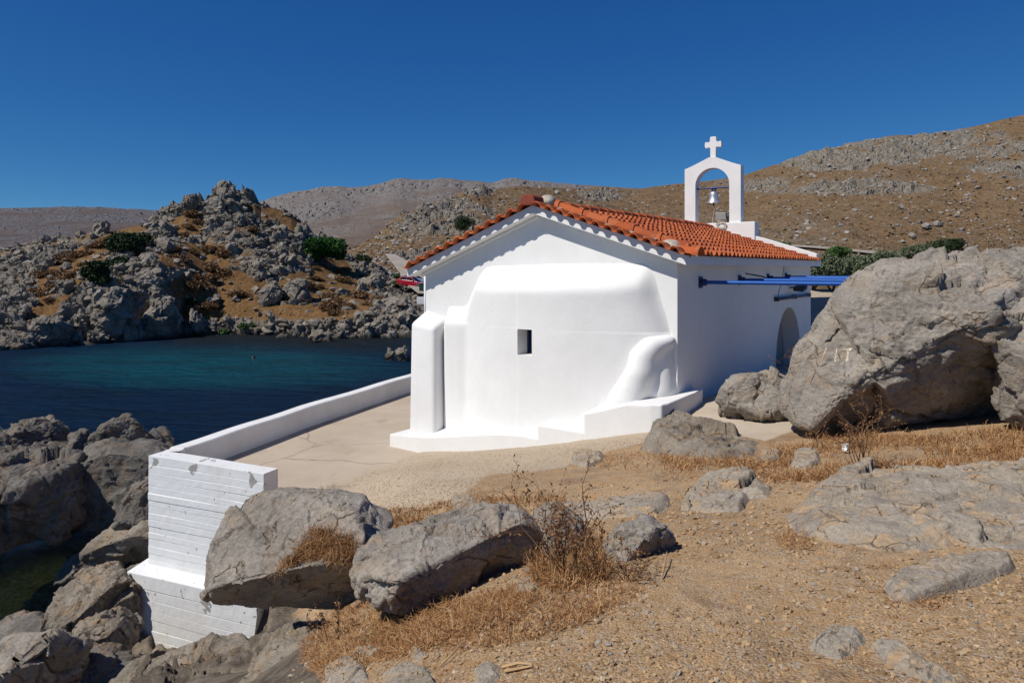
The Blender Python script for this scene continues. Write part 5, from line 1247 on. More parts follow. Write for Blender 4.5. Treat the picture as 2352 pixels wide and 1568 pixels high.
stroke('painted_stroke', lerp((1898, 798), (1887, 829), 10), np.linspace(2.6, 1.4, 10))
stroke('painted_stroke', lerp((1922, 799), (1918, 829), 10), np.linspace(2.5, 4.2, 10))
stroke('painted_letter', lerp((1934, 802), (1957, 802), 8), [3, 4, 5, 5.5, 6, 6, 6.5, 6])
stroke('painted_letter', lerp((1948.5, 804), (1945, 831), 10), [3.5, 3.5, 3.5, 4, 4, 4.5, 5, 6, 7, 4])
# ---- boulders on the headland
VAR = []
for i in range(14):
    rng = np.random.default_rng(200 + i); v, f = ico(4)
    p = v * (1.0, rng.uniform(0.7, 1.1), rng.uniform(0.6, 1.15))
    p = facets(p, rng, 13, 0.42, 0.85); p = roughen(p, f, 1.7, rng, 1.5, crack=1.4); p[:, 2] -= p[:, 2].min() * 0.55
    me = mesh_np('boulder', p, f, smooth=False); me.materials.append(M['headrock']); VAR.append(me)
special = [((618, 663), 34, 46, 'pale domed boulder on the dry slope above the cove'), ((684, 658), 36, 42, 'split pale boulder right of the domed one on the slope'), ((741, 772), 38, 17, 'flat topped rock standing out of the water off the far shore'),
           ((650, 772), 22, 5, 'low dark rock awash near the far shore'), ((895, 803), 16, 27, 'dark upright rock in the water left of the chapel, nearer the open bay'), ((924, 800), 22, 30, 'dark upright rock in the water touching the chapel outline'),
           ((150, 650), 28, 26, 'smooth dark boulder on the left of the headland beside the bush'), ((340, 585), 26, 22, 'dark boulder beside the big bush on the headland'), ((590, 600), 26, 52, 'tall spine of rock in the middle of the headland'),
           ((520, 440), 32, 26, 'topmost crag of the rocky headland'), ((440, 462), 26, 24, 'broad pale crag left of the top of the headland'), ((690, 520), 20, 26, 'dark crag on the right shoulder of the headland'), ((741, 535), 12, 16, 'lone round boulder behind the pine tree'),
           ((270, 715), 70, 62, 'massive dark cliff block above the water on the left of the cove'), ((120, 745), 70, 46, 'big creased cliff block at the left above the water'), ((372, 700), 48, 66, 'steep dark cliff block at the inner end of the left cliffs'), ((30, 760), 50, 40, 'rounded cliff block at the far left waterline'), ((30, 690), 46, 40, 'dark cliff block at the left edge above the gully'), ((900, 690), 56, 26, 'layered pale outcrop sloping to the water beside the chapel'), ((870, 735), 60, 30, 'tilted pale rock plates at the waterline near the chapel'), ((858, 640), 40, 28, 'pale rock ridge near the parked cars')]
for i, ((x, y), hw, hh, lab) in enumerate(special):
    rng = np.random.default_rng(400 + i); hw, hh = hw * 0.82, hh * 0.9
    q = on_headland(x, y + hh * 0.75) if y < 765 else PZ(x, y + hh * 0.8, 0.0)
    if i in (4, 5): q = PZ(x, 828, 0.0)
    sc = q[1] / F
    v, f = ico(5); p = v * (hw * sc, hw * sc * 0.8, hh * sc * 1.1)
    p = facets(p, rng, 10, 0.5, 0.85); p = roughen(p, f, 2 * math.sqrt(hw * hh) * sc, rng, 1.55, crack=1.4); p[:, 2] -= p[:, 2].min() * 0.6
    p[:, 2] -= 0.3 * hh * sc
    tag(link('boulder', mesh_np('boulder', p, f, smooth=False), M['headrock'], None, tuple(q)), lab, 'boulder')
ok = (HG['u'] < 0.985) & (HG['u'] > 0.01) & (HG['x'] > -30) & (HG['x'] < 990)
idx = np.where(ok)[0]; rg = np.random.default_rng(77)
wgt = np.where(HG['g'][idx] < 0.45, 1.0, 0.10) * np.interp(HG['y'][idx], [420, 560, 700, 800], [1.2, 1.0, 0.8, 1.1])
def sizes(n, lo, hi): return lo * (hi / lo) ** (rg.random(n) ** 2.2)
pick = rg.choice(idx, 265, replace=False, p=wgt / wgt.sum()); sz = np.sort(sizes(265, 0.45, 1.5))[::-1]
for i, s in zip(pick, sz):
    o = link('boulder', VAR[rg.integers(14)], None, None, tuple(HG['p'][i] + (0, 0, -0.3 * s)))
    o.scale = (s * rg.uniform(0.8, 1.25), s * rg.uniform(0.8, 1.2), s * rg.uniform(0.7, 1.35)); o.rotation_euler = (rg.normal() * 0.2, rg.normal() * 0.2, rg.random() * 6.28)
    tag(o, 'one of many weathered grey boulders strewn over the rocky headland across the bay', 'boulder', 'boulders strewn over the headland')
def rubble(name, P_, S_, mat, label, seed, sub=1, flat=0.75):
    rng = np.random.default_rng(seed); v, f = ico(sub); n = len(P_)
    A = rng.normal(size=(n, 3, 3)); Q, _ = np.linalg.qr(A)
    vv = v[None] * (1 + 0.28 * rng.normal(size=(n, len(v), 1)).clip(-1.5, 1.5)) * np.stack([np.ones(n), rng.uniform(0.6, 1, n), rng.uniform(0.5, 1, n)], -1)[:, None]
    vv = np.einsum('nij,nkj->nki', Q, vv) * (1, 1, flat) * S_[:, None, None] + P_[:, None]
    ff = f[None] + (np.arange(n) * len(v))[:, None, None]
    return tag(link(name, mesh_np(name, vv.reshape(-1, 3), ff.reshape(-1, 3), smooth=False), M[mat]), label, 'stones' if label else None, kind='stuff')
pick = rg.choice(idx, 5200, p=wgt / wgt.sum())
rubble('rubble', HG['p'][pick] + rg.normal(0, 0.3, (5200, 3)) * (1, 1, 0.2), sizes(5200, 0.14, 0.75), 'headrock', 'grey rubble scattered over the rocky headland', 81)
idh = np.where((HILL['u'] < 0.99) & (HILL['u'] > 0.08) & (HILL['x'] > 800) & (HILL['x'] < 2500))[0]
wh = np.where(HILL['oc'][idh] > 0.4, 1.0, 0.4) * HILL['p'][idh][:, 1] ** -0.4
pick = rg.choice(idh, 9000, p=wh / wh.sum())
rubble('hillside_stones', HILL['p'][pick] + rg.normal(0, 0.8, (9000, 3)) * (1, 1, 0.1), sizes(9000, 0.16, 1.2) * np.sqrt(HILL['p'][pick][:, 1] / 250), 'hillrock', 'pale stones scattered over the dry hillside', 82)
for i, (x, y, hw, hh, lab) in enumerate([(2122, 521, 10, 9, 'pale block on the dry hillside, left of the two leaning together'), (2150, 514, 13, 7, 'flat pale block on the dry hillside, right of the two leaning together'), (2092, 541, 8, 8, 'pale pointed stone below the pair of blocks on the hillside'), (2205, 526, 8, 4, 'small pale slab on the hillside right of the pair of blocks')]):
    q = on_hill(x, y + hh * 0.6); sc = q[1] / F; rng = np.random.default_rng(500 + i)
    v, f = ico(4); p = facets(v * (hw * sc, hw * sc * 0.8, hh * sc), rng, 8, 0.5, 0.85); p = roughen(p, f, 2 * hw * sc, rng, 0.7)
    tag(link('boulder', mesh_np('boulder', p, f, smooth=False), M['hillrock'], None, (q[0], q[1] - hw * sc * 0.6, q[2] + hh * sc * 0.45)), lab, 'boulder')

pick = rg.choice(idh, 7000, p=(1 - 0.9 * np.clip(HILL['oc'][idh], 0, 1)) / (1 - 0.9 * np.clip(HILL['oc'][idh], 0, 1)).sum())
rubble('hillside_scrub', HILL['p'][pick] + rg.normal(0, 0.8, (7000, 3)) * (1, 1, 0.1), sizes(7000, 0.22, 0.8) * np.sqrt(HILL['p'][pick][:, 1] / 250), 'scrub', 'low dark scrub dotting the dry hillside', 83, flat=0.6)
# ------------------------------------------------------------------ gravel, straw, bushes, trees
def scatter_px(n, poly, seed, surf=None):
    """points of the ground seen inside a polygon of the photo"""
    rng = np.random.default_rng(seed); poly = np.asarray(poly, float); lo, hi = poly.min(0), poly.max(0)
    out = np.zeros((0, 2))
    while len(out) < n:
        q = lo + (hi - lo) * rng.random((n * 2, 2)); out = np.concatenate([out, q[in_poly(q[:, 0], q[:, 1], poly)]])
    return out[:n]
def pebbles():
    rng = np.random.default_rng(31); n = 62000
    poly = [(560, 1700), (700, 1480), (820, 1400), (1000, 1390), (1250, 1200), (1300, 1080), (1500, 1030), (1800, 1060), (2700, 1080), (2700, 1700)]
    q = scatter_px(n, poly, 32)
    # extra stones on the gravel between chapel and boulders
    q2 = scatter_px(9000, [(660, 1140), (900, 1050), (1240, 1030), (1480, 1005), (1480, 1040), (1290, 1080), (1080, 1130), (860, 1180)], 33)
    q = np.concatenate([q, q2]); w = ray_ground(q[:, 0], q[:, 1])
    ok = (w[:, 1] < 14) & (w[:, 1] > 1.5) & (w[:, 2] > 3.0); ok &= ~in_poly(w[:, 0], w[:, 1], TERR)
    cl = fbm(w * (0.9, 0.9, 0.9), 4); ok &= rng.random(len(w)) < np.clip(0.6 + 1.5 * cl, 0.10, 1)
    w = w[ok]; n = len(w)
    s = 0.0032 * (0.021 / 0.0032) ** (rng.random(n) ** 3.2) * np.clip(w[:, 1] / 4.0, 0.8, 1.4)
    s = np.where(w[:, 1] > 7.5, np.minimum(s, 0.009), s)
    v, f = ico(1); A = rng.normal(size=(n, 3, 3)); Q, _ = np.linalg.qr(A)
    vv = v[None] * (1 + 0.24 * rng.normal(size=(n, len(v), 1)).clip(-1.6, 1.6)) * np.stack([np.ones(n), rng.uniform(0.55, 1, n), rng.uniform(0.45, 0.9, n)], -1)[:, None]
    vv = np.einsum('nij,nkj->nki', Q, vv) * (1, 1, 0.7) * s[:, None, None] + (w + np.stack([0 * s, 0 * s, 0.25 * s], -1))[:, None]
    ff = f[None] + (np.arange(n) * len(v))[:, None, None]
    tag(link('gravel', mesh_np('gravel', vv.reshape(-1, 3), ff.reshape(-1, 3), smooth=False), M['pebble']), kind='stuff', label='loose brown and grey gravel lying over the path')
pebbles()
def blades(name, base, L, lean, mat, seed, wd=0.0022, curl=0.7, label=None, up=0.6):
    """dry stems: each a tapering ribbon of two bends"""
    rng = np.random.default_rng(seed); n = len(base)
    a = rng.random(n) * 2 * math.pi; el = np.clip(rng.normal(up, lean, n), -0.05, 1.5)
    d = np.stack([np.cos(a) * np.cos(el), np.sin(a) * np.cos(el), np.sin(el)], -1)
    a2 = a + rng.normal(0, curl, n); el2 = el - np.abs(rng.normal(0, curl, n))
    d2 = np.stack([np.cos(a2) * np.cos(el2), np.sin(a2) * np.cos(el2), np.sin(el2)], -1)
    a3 = a2 + rng.normal(0, curl, n); el3 = el2 - rng.normal(0, curl, n)
    d3 = np.stack([np.cos(a3) * np.cos(el3), np.sin(a3) * np.cos(el3), np.sin(el3)], -1)
    l = (L * rng.uniform(0.35, 1.45, n))[:, None]
    p0 = base; p1 = p0 + d * l * 0.4; p2 = p1 + d2 * l * 0.35; p3 = p2 + d3 * l * 0.3
    sd = np.stack([-np.sin(a + rng.normal(0, 1, n)), np.cos(a), 0.3 * rng.normal(size=n)], -1); sd /= np.linalg.norm(sd, axis=1)[:, None]
    w = (wd * rng.uniform(0.6, 1.4, n))[:, None]
    v = np.stack([p0 - sd * w, p0 + sd * w, p1 - sd * w * 0.9, p1 + sd * w * 0.9, p2 - sd * w * 0.7, p2 + sd * w * 0.7, p3], 1)
    i = (np.arange(n) * 7)[:, None]
    q = np.concatenate([i + [[0, 1, 3, 2]], i + [[2, 3, 5, 4]]]); t = i + [[4, 5, 6]]
    return tag(link(name, mesh_np(name, v.reshape(-1, 3), [q, t], smooth=False), mat), label=label, kind='stuff')
def straw(poly, n, L, seed, label, up=0.35, wd=0.0022, lean=0.35, patch=1.2, mat='straw', thr=0.0):
    q = scatter_px(n, poly, seed); w = ray_ground(q[:, 0], q[:, 1]); rng = np.random.default_rng(seed)
    cl = fbm(w * patch, 4); k = rng.random(n) < np.clip(0.55 + 1.9 * (cl - thr), 0.0, 1); w = w[k]
    wdv = wd * np.clip(w[:, 1] / 5.0, 0.9, 2.0)
    blades('dry_grass', w - (0, 0, 0.01), L, lean, M[mat], seed, wd=float(np.mean(wdv)), label=label, up=up)
straw([(1480, 1040), (1560, 1050), (1740, 1060), (1800, 1010), (1900, 1000), (2120, 1000), (2420, 975), (2420, 1060), (2200, 1100), (2050, 1100), (1920, 1110), (1800, 1105), (1700, 1090), (1560, 1080)], 30000, 0.125, 41, 'rusty dry grass growing along the foot of the huge boulder', up=0.55, lean=0.4)
straw([(1480, 1030), (1560, 1040), (1740, 1050), (1900, 1100), (1780, 1110), (1560, 1100), (1380, 1075), (1330, 1060)], 7000, 0.11, 42, 'thin dry grass around the ragged outcrop', thr=0.05)
straw([(740, 1400), (830, 1385), (1000, 1388), (1180, 1360), (1230, 1370), (1200, 1430), (1060, 1470), (960, 1500), (860, 1520), (760, 1560), (700, 1510), (700, 1450)], 30000, 0.10, 43, 'matted rust coloured straw below the two front boulders', up=0.3, lean=0.35)
straw([(1230, 1250), (1290, 1230), (1380, 1240), (1400, 1330), (1300, 1360), (1220, 1350)], 5000, 0.15, 49, 'tousled dry grass around the stems of the dry bush', up=0.8, lean=0.4, thr=-0.2)
straw([(1180, 1340), (1300, 1320), (1480, 1310), (1480, 1360), (1380, 1420), (1200, 1480), (1050, 1500), (1000, 1470)], 14000, 0.075, 44, 'sparse dry grass under the dry bush', up=0.35)
straw([(830, 1170), (950, 1165), (1060, 1145), (1300, 1140), (1300, 1180), (1200, 1190), (1100, 1190), (960, 1215), (900, 1215)], 8000, 0.10, 45, 'dry grass behind the two front boulders', up=0.6)
straw([(1790, 1230), (1850, 1210), (1940, 1265), (2060, 1290), (2060, 1310), (1900, 1290), (1800, 1260)], 4500, 0.08, 46, 'short dry grass at the edge of the bedrock slab', thr=0.05)
straw([(2020, 1340), (2100, 1370), (2200, 1370), (2150, 1400), (2040, 1390)], 1500, 0.06, 47, 'short dry grass by the veined slab')
straw([(1050, 1420), (1500, 1330), (2400, 1300), (2400, 1600), (900, 1600)], 9000, 0.05, 48, 'scraps of straw on the gravel', up=0.05, lean=0.15, thr=0.12)
# dry tufts growing on the overhanging boulder
OB = ROCKS['broad overhanging boulder with a dry tuft on top, beside the end of the terrace wall']
bv = BVHTree.FromPolygons([v.co + OB.location for v in OB.data.vertices], [tuple(p.vertices) for p in OB.data.polygons])
def on_rock(bv, px, py):
    d = Vector(P(px, py, 1.0)) - Vector((0, 0, H)); d.normalize()
    h = bv.ray_cast(Vector((0, 0, H)), d)[0]
    return None if h is None else np.array(h)
pts = []
for poly, n, sd_ in (([(680, 1268), (700, 1245), (760, 1225), (800, 1235), (822, 1280), (790, 1300), (740, 1285), (690, 1290), (640, 1320), (640, 1308)], 3200, 51), ([(700, 1222), (730, 1216), (770, 1222), (750, 1234), (715, 1232)], 350, 52)):
    for x, y in scatter_px(n, poly, sd_):
        h = on_rock(bv, x, y)
        if h is not None: pts.append(h)
if pts: blades('dry_grass', np.array(pts), 0.12, 0.4, M['straw'], 53, wd=0.002, label='dry brown tuft in a crack on top of the overhanging boulder', up=0.5)
# ---- branching dry bushes
def twig_bush(name, label, base, height, spread, n_main, seed, depth=4, lean=(0, 0), leaf=1.0, r0=0.009):
    rr = random.Random(seed); bm = bmesh.new(); leaves = []
    def grow(p, d, L, r, lev):
        pts_ = [p]; n_ = 4
        for i in range(n_):
            d = (d + Vector((rr.gauss(0, 0.17), rr.gauss(0, 0.17), rr.gauss(0, 0.12)))).normalized(); p = p + d * (L / n_); pts_.append(p)
            if lev < depth and i > 0 and rr.random() < 0.75:
                a = Vector((rr.gauss(0, 1), rr.gauss(0, 1), rr.gauss(0.15, 0.7))).normalized()
                grow(p, (d * 0.75 + a * 0.75).normalized(), L * rr.uniform(0.45, 0.72), r * 0.62, lev + 1)
            if lev >= 2 and rr.random() < 0.8 * leaf: leaves.append((p, d))
        add_tube(bm, pts_, [r * (1 - 0.5 * i / n_) for i in range(n_ + 1)], 4, cap=False)
    b = Vector(base)
    for i in range(n_main):
        a = rr.random() * 6.28; s = rr.random() ** 0.6 * spread
        d = Vector((math.cos(a) * s + lean[0], math.sin(a) * s * 0.8 + lean[1], 1.0)).normalized()
        grow(Vector((math.cos(a) * s * 0.25 * height, math.sin(a) * s * 0.2 * height, -0.03)), d, height * rr.uniform(0.45, 0.8), r0 * rr.uniform(0.6, 1.1), 1)
    t = thing(name, label, 'bush', b)
    link('stems', bm_mesh(bm, 'stems'), M['twig'], t)
    rng = np.random.default_rng(seed); n = len(leaves)
    if n:
        c = np.array([l[0][:] for l in leaves]) + rng.normal(0, 0.008, (n, 3)); u = rng.normal(size=(n, 3)); u /= np.linalg.norm(u, axis=1)[:, None]; w = np.cross(u, rng.normal(size=(n, 3))); w /= np.linalg.norm(w, axis=1)[:, None]
        s = rng.uniform(0.006, 0.016, n)[:, None]
        v = np.stack([c - u * s, c + w * s * 0.5, c + u * s * 1.3, c - w * s * 0.5], 1)
        link('withered_leaves', mesh_np('withered_leaves', v.reshape(-1, 3), (np.arange(n) * 4)[:, None] + [[0, 1, 2, 3]], smooth=False), M['twigleaf'], t)
    return t
def gpt(x, y): return tuple(ray_ground([x], [y])[0])
twig_bush('dry_bush', 'tangled leafless brown bush between the dark boulder and the squarish rock', gpt(1325, 1325), 0.58, 0.55, 11, 3, depth=4, r0=0.0055)
twig_bush('dry_bush', 'low half of the brown tangle leaning left over the dark boulder', gpt(1290, 1300), 0.45, 0.5, 8, 4, depth=4, lean=(-0.2, 0.1), r0=0.005)
twig_bush('dry_bush', 'small dark thorny stems growing against the squarish pale rock', gpt(1440, 1335), 0.26, 0.6, 7, 6, depth=3, r0=0.004)
twig_bush('dry_bush', 'spindly dry thistle bush standing before the shaded face of the huge boulder', gpt(1990, 1080), 0.66, 0.55, 8, 8, depth=4, r0=0.0065)
twig_bush('dry_bush', 'thin dry stalks at the left foot of the huge boulder', gpt(1880, 1030), 0.5, 0.3, 3, 9, depth=3, r0=0.006)
twig_bush('dry_bush', 'low dark tangle of twigs in the grass below the spindly thistle', gpt(2010, 1098), 0.22, 1.4, 20, 10, depth=3, r0=0.005)
twig_bush('dry_bush', 'small dry weed in the shadow below the overhanging boulder', gpt(760, 1470), 0.3, 1.0, 5, 11, depth=3, r0=0.004)
p = P(1832, 820, 10.6); twig_bush('dry_bush', 'pale wispy weed sticking out behind the left edge of the huge boulder', (p[0], p[1], p[2] - 0.25), 0.42, 0.6, 7, 12, depth=4, r0=0.005)
# ---- fallen stalks, a scrap of paper
def stalk(label, pts_, r=0.006):
    w = [Vector(gpt(x, y)) + Vector((0, 0, 0.012 + dz)) for x, y, dz in pts_]; bm = bmesh.new()
    add_tube(bm, [q - w[0] for q in w], [r * (1 - 0.4 * i / (len(w) - 1)) for i in range(len(w))], 6)
    tag(link('dry_stalk', bm_mesh(bm, 'dry_stalk'), M['stalk'], None, w[0]), label, 'stalk')
stalk('upper of two pale cane pieces lying crossed at the bottom edge', [(1155, 1537, 0), (1190, 1534, 0.01), (1222, 1531, 0.0)], 0.008)
stalk('lower darker cane piece crossing under the upper one at the bottom edge', [(1160, 1547, 0), (1195, 1540, 0), (1222, 1535, 0)], 0.007)
stalk('pale bent stalk lying left of the crossed canes', [(1010, 1535, 0), (1035, 1515, 0.01), (1062, 1488, 0.02)], 0.005)
stalk('long thin pale stalk lying over the sunken stone', [(870, 1568, 0), (920, 1530, 0.02), (965, 1500, 0.01)], 0.004)
stalk('white forked branch leaning against the dry bush', [(1215, 1370, 0), (1235, 1335, 0.02), (1262, 1308, 0.04), (1300, 1290, 0.08)], 0.007)
stalk('short upright stick by the squarish pale rock', [(1520, 1330, 0), (1526, 1310, 0.02), (1532, 1285, 0.04)], 0.006)
q = gpt(1940, 1042); bm = bmesh.new()
bmesh.ops.create_grid(bm, x_segments=5, y_segments=5, size=0.038); rr = random.Random(2)
for v in bm.verts: v.co = Vector((v.co.x * 0.6 + rr.uniform(-0.012, 0.012), rr.uniform(-0.025, 0.025), v.co.y * 1.1 + 0.07 + rr.uniform(-0.01, 0.01)))
o = link('paper_scrap', bm_mesh(bm, 'paper_scrap'), M['scrap'], None, q); tag(o, 'crumpled white scrap of paper caught in the dry grass', 'litter')
sm = o.modifiers.new('t', 'SOLIDIFY'); sm.thickness = 0.004
# ---- leafy trees and bushes: thousands of small leaves on clumps of different size
def leaf_cloud(clumps, n, size, rng, droop=0.0):
    c = np.array([q[0] for q in clumps]); r = np.array([q[1] for q in clumps]); w = (r ** 2).prod(1) if r.ndim > 1 else r ** 2
    r = r if r.ndim > 1 else np.repeat(r[:, None], 3, 1)
    k = rng.choice(len(c), n, p=(r[:, 0] ** 2) / (r[:, 0] ** 2).sum())
    d = rng.normal(size=(n, 3)); d /= np.linalg.norm(d, axis=1)[:, None]
    rad = (1 - 0.45 * rng.random(n) ** 2) * (1 + 0.35 * fbm(d * 2.2 + k[:, None] * 3.1, 3))
    p = c[k] + d * rad[:, None] * r[k]
    u = rng.normal(size=(n, 3)) + d * 0.4; u /= np.linalg.norm(u, axis=1)[:, None]; v = np.cross(u, rng.normal(size=(n, 3))); v /= np.linalg.norm(v, axis=1)[:, None]
    s = (size * rng.uniform(0.5, 1.4, n))[:, None]
    q = np.stack([p - u * s, p + v * s * 0.55, p + u * s, p - v * s * 0.55], 1)
    return q.reshape(-1, 3), (np.arange(n) * 4)[:, None] + [[0, 1, 2, 3]]
def tree(name, label, base, h, w, seed, mat, n=3500, leaf=0.12, trunk=0.3, lobes=9, cat='tree', group=None, trunks=1, low=0.25, flat=0.75):
    rng = np.random.default_rng(seed); cl = []
    for i in range(lobes):
        a = rng.random() * 6.28; q = math.sqrt(rng.random()) * w * 0.36
        z = h * (low + (1 - low) * rng.uniform(0.25, 0.82)) * (1 - 0.25 * q / (w * 0.5)); r = w * rng.uniform(0.15, 0.27)
        cl.append(((math.cos(a) * q, math.sin(a) * q, z), (r, r, r * flat)))
    cl.append(((0, 0, h * (low + (1 - low) * 0.5)), (w * 0.33, w * 0.33, h * (1 - low) * 0.4)))
    t = thing(name, label, cat, base, 0, group)
    v, f = leaf_cloud(cl, n, leaf, rng)
    link('crown', mesh_np('crown', v, f, smooth=False), M[mat], t)
    if trunk:
        bm = bmesh.new(); rr = random.Random(seed)
        for k in range(trunks):
            o = Vector((rr.uniform(-0.15, 0.15) * w * (trunks > 1), rr.uniform(-0.1, 0.1) * w * (trunks > 1), -0.3)); top = Vector(cl[k % len(cl)][0])
            mid = o.lerp(top, 0.5) + Vector((rr.uniform(-0.1, 0.1) * h, 0, -0.05 * h))
            add_tube(bm, [o, o.lerp(mid, 0.5), mid, top], [trunk, trunk * 0.8, trunk * 0.6, trunk * 0.25], 7)
            for j in range(3):
                e = Vector(cl[rr.randrange(len(cl))][0]); add_tube(bm, [mid, mid.lerp(e, 0.5) + Vector((0, 0, -0.03 * h)), e], [trunk * 0.45, trunk * 0.3, trunk * 0.1], 5)
        link('trunk', bm_mesh(bm, 'trunk', True), M['bark'], t)
    return t
q = on_headland(752, 612); s = q[1] / F
tree('pine_tree', 'round dark green pine standing alone on the right shoulder of the headland', tuple(q + (0, -0.6, 0)), 72 * s, 92 * s, 61, 'leaf_mid', n=9000, leaf=0.16, trunk=0.16, lobes=12, trunks=2, low=0.22)
def bush(label, x, y, wpx, hpx, seed, mat, land=on_headland, n=2500, leaf=0.14, group=None, name='shrub'):
    q = land(x, y); s = q[1] / F
    return tree(name, label, tuple(q), hpx * s, wpx * s, seed, mat, n=n, leaf=leaf, trunk=0, lobes=8, cat='shrub', low=0.0, group=group)
bush('largest dark green shrub on the headland, left of the rocky peak', 305, 596, 105, 64, 62, 'leaf_dark', n=7000)
bush('dark green shrub spreading down the headland below the largest one', 270, 618, 90, 40, 63, 'leaf_dark', n=4500)
bush('lower left end of the dark shrubs, just above the cliff', 225, 656, 75, 58, 64, 'leaf_dark', n=4500)
bush('small green bush on the rock left of the road', 835, 606, 44, 18, 65, 'leaf_dark', n=900)
bush('bright green bush at the roadside above the cars', 922, 634, 18, 18, 66, 'leaf_fresh', n=500)
bush('green bush in the rocks below the cars', 908, 660, 26, 14, 67, 'leaf_fresh', n=600)
bush('green bush against the chapel outline above the pale outcrop', 966, 716, 24, 22, 68, 'leaf_fresh', n=700)
bush('small green shrub at the inner end of the dark cliff', 440, 707, 26, 22, 69, 'leaf_dark', n=600)
for i, (x, y, wp, hp_) in enumerate([(512, 762, 30, 14), (560, 764, 26, 16), (575, 745, 16, 20), (500, 772, 22, 8)]): bush('fresh green plant among the rocks at the head of the cove', x, y, wp, hp_, 70 + i, 'leaf_fresh', n=400, group='green plants at the cove edge', name='plant')
rg2 = np.random.default_rng(90)
gi = np.where((HG['g'] > 0.55) & (HG['u'] < 0.9) & (HG['u'] > 0.05) & (HG['x'] > 0) & (HG['x'] < 960))[0]
BR = []
for k in range(4):
    v, f = leaf_cloud([((rg2.uniform(-0.4, 0.4), rg2.uniform(-0.4, 0.4), 0.25), (0.62, 0.62, 0.5)) for _ in range(4)], 900, 0.10, rg2)
    me = mesh_np('dry_shrub', v, f, smooth=False); me.materials.append(M['leaf_brown']); BR.append(me)
for i in rg2.choice(gi, 85, replace=False):
    o = link('dry_shrub', BR[rg2.integers(4)], None, None, tuple(HG['p'][i])); s = rg2.uniform(0.5, 1.25); o.scale = (s * 1.2, s * 1.2, s * rg2.uniform(0.6, 1.0)); o.rotation_euler = (0, 0, rg2.random() * 6.28)
    tag(o, 'one of many rounded brown cushion shrubs on the dry grass of the headland', 'shrub', 'brown cushion shrubs on the headland')
# right shore: tamarisks behind the beach, greener bushes behind them
TP = [(1868, 668, 70, 82), (1905, 668, 86, 92), (1950, 667, 90, 90), (1995, 667, 86, 84), (2040, 666, 90, 78), (2085, 666, 80, 70), (1835, 668, 60, 76), (2140, 665, 90, 66)]
for i, (x, y, wp, hp_) in enumerate(TP):
    q = PZ(x, y + 3, 0.9) if False else P(x, y, 172 + 3 * (i % 3)); s = q[1] / F
    tree('tamarisk_tree', 'grey green tamarisk in the row of trees behind the beach', (q[0], q[1], max(0.6, q[2])), hp_ * s, wp * s, 100 + i, 'leaf_tam', n=5200, leaf=0.30, trunk=0.28, lobes=12, trunks=3, low=0.16, group='tamarisks behind the beach')
for i, (x, y, wp, hp_, lab) in enumerate([(1790, 578, 60, 26, 'yellow green bushes just above the white roof coping'), (1925, 598, 60, 30, 'fresh green bush behind the left end of the tamarisk row'), (2030, 600, 70, 22, 'olive green bush behind the middle of the tamarisk row'), (2090, 596, 80, 34, 'brownish green bush behind the right end of the tamarisk row'), (2150, 592, 84, 44, 'dark green broad bush above the huge boulder'), (2190, 578, 50, 30, 'dark green bush at the right end above the huge boulder')]):
    q = on_hill(x, y); s = q[1] / F
    tree('shrub', lab, tuple(q), hp_ * s, wp * s, 120 + i, 'leaf_fresh' if i in (0, 1) else ('leaf_dark' if i > 3 else 'leaf_tam'), n=2600, leaf=0.32, trunk=0, lobes=8, cat='shrub', low=0.0)
q = on_hill(1066, 540); s = q[1] / F
tree('olive_tree', 'lone dark green tree on the slope above the left rake of the roof', tuple(q), 46 * s, 56 * s, 130, 'leaf_dark', n=3000, leaf=0.22, trunk=0.15, lobes=9)
# ------------------------------------------------------------------ poles, cars, bin, swimmer
def pole(label, x, y0, y1, r=0.13, arm=0.0, land=None, twin=0.0):
    q = on_hill(x, y1) if land is None else land; h = (y1 - y0) * q[1] / F
    t = thing('utility_pole', label, 'pole', tuple(q))
    for dx in ([0.0] if not twin else [-twin / 2, twin / 2]):
        bm = bmesh.new(); add_tube(bm, [(dx, 0, -0.5), (dx, 0, h)], [r, r * 0.7], 7); link('post', bm_mesh(bm, 'post'), M['wood'], t)
    if arm:
        bm = bmesh.new(); add_box(bm, -arm, arm, -0.08, 0.08, h - 0.5, h - 0.34); link('crossarm', bm_mesh(bm, 'crossarm'), M['wood'], t)
pole('single wooden pole on the dry slope above the tamarisks', 1958, 512, 550, 0.16)
pole('twin wooden pole with a crossarm showing above the huge boulder', 2277, 551, 582, 0.16, 2.2, None, 1.6)
pole('left of two thin poles behind the road', 871, 566, 590, 0.09)
pole('right and taller of two thin poles behind the road', 886, 558, 590, 0.09)
pole('thin mast on the skyline seen through the bell arch', 1668, 393, 420, 0.14)
pole('thin pole on the skyline just right of the bell arch', 1735, 398, 420, 0.14)
pole('distant pole on the brown slope right of the bell arch', 1858, 486, 505, 0.12)
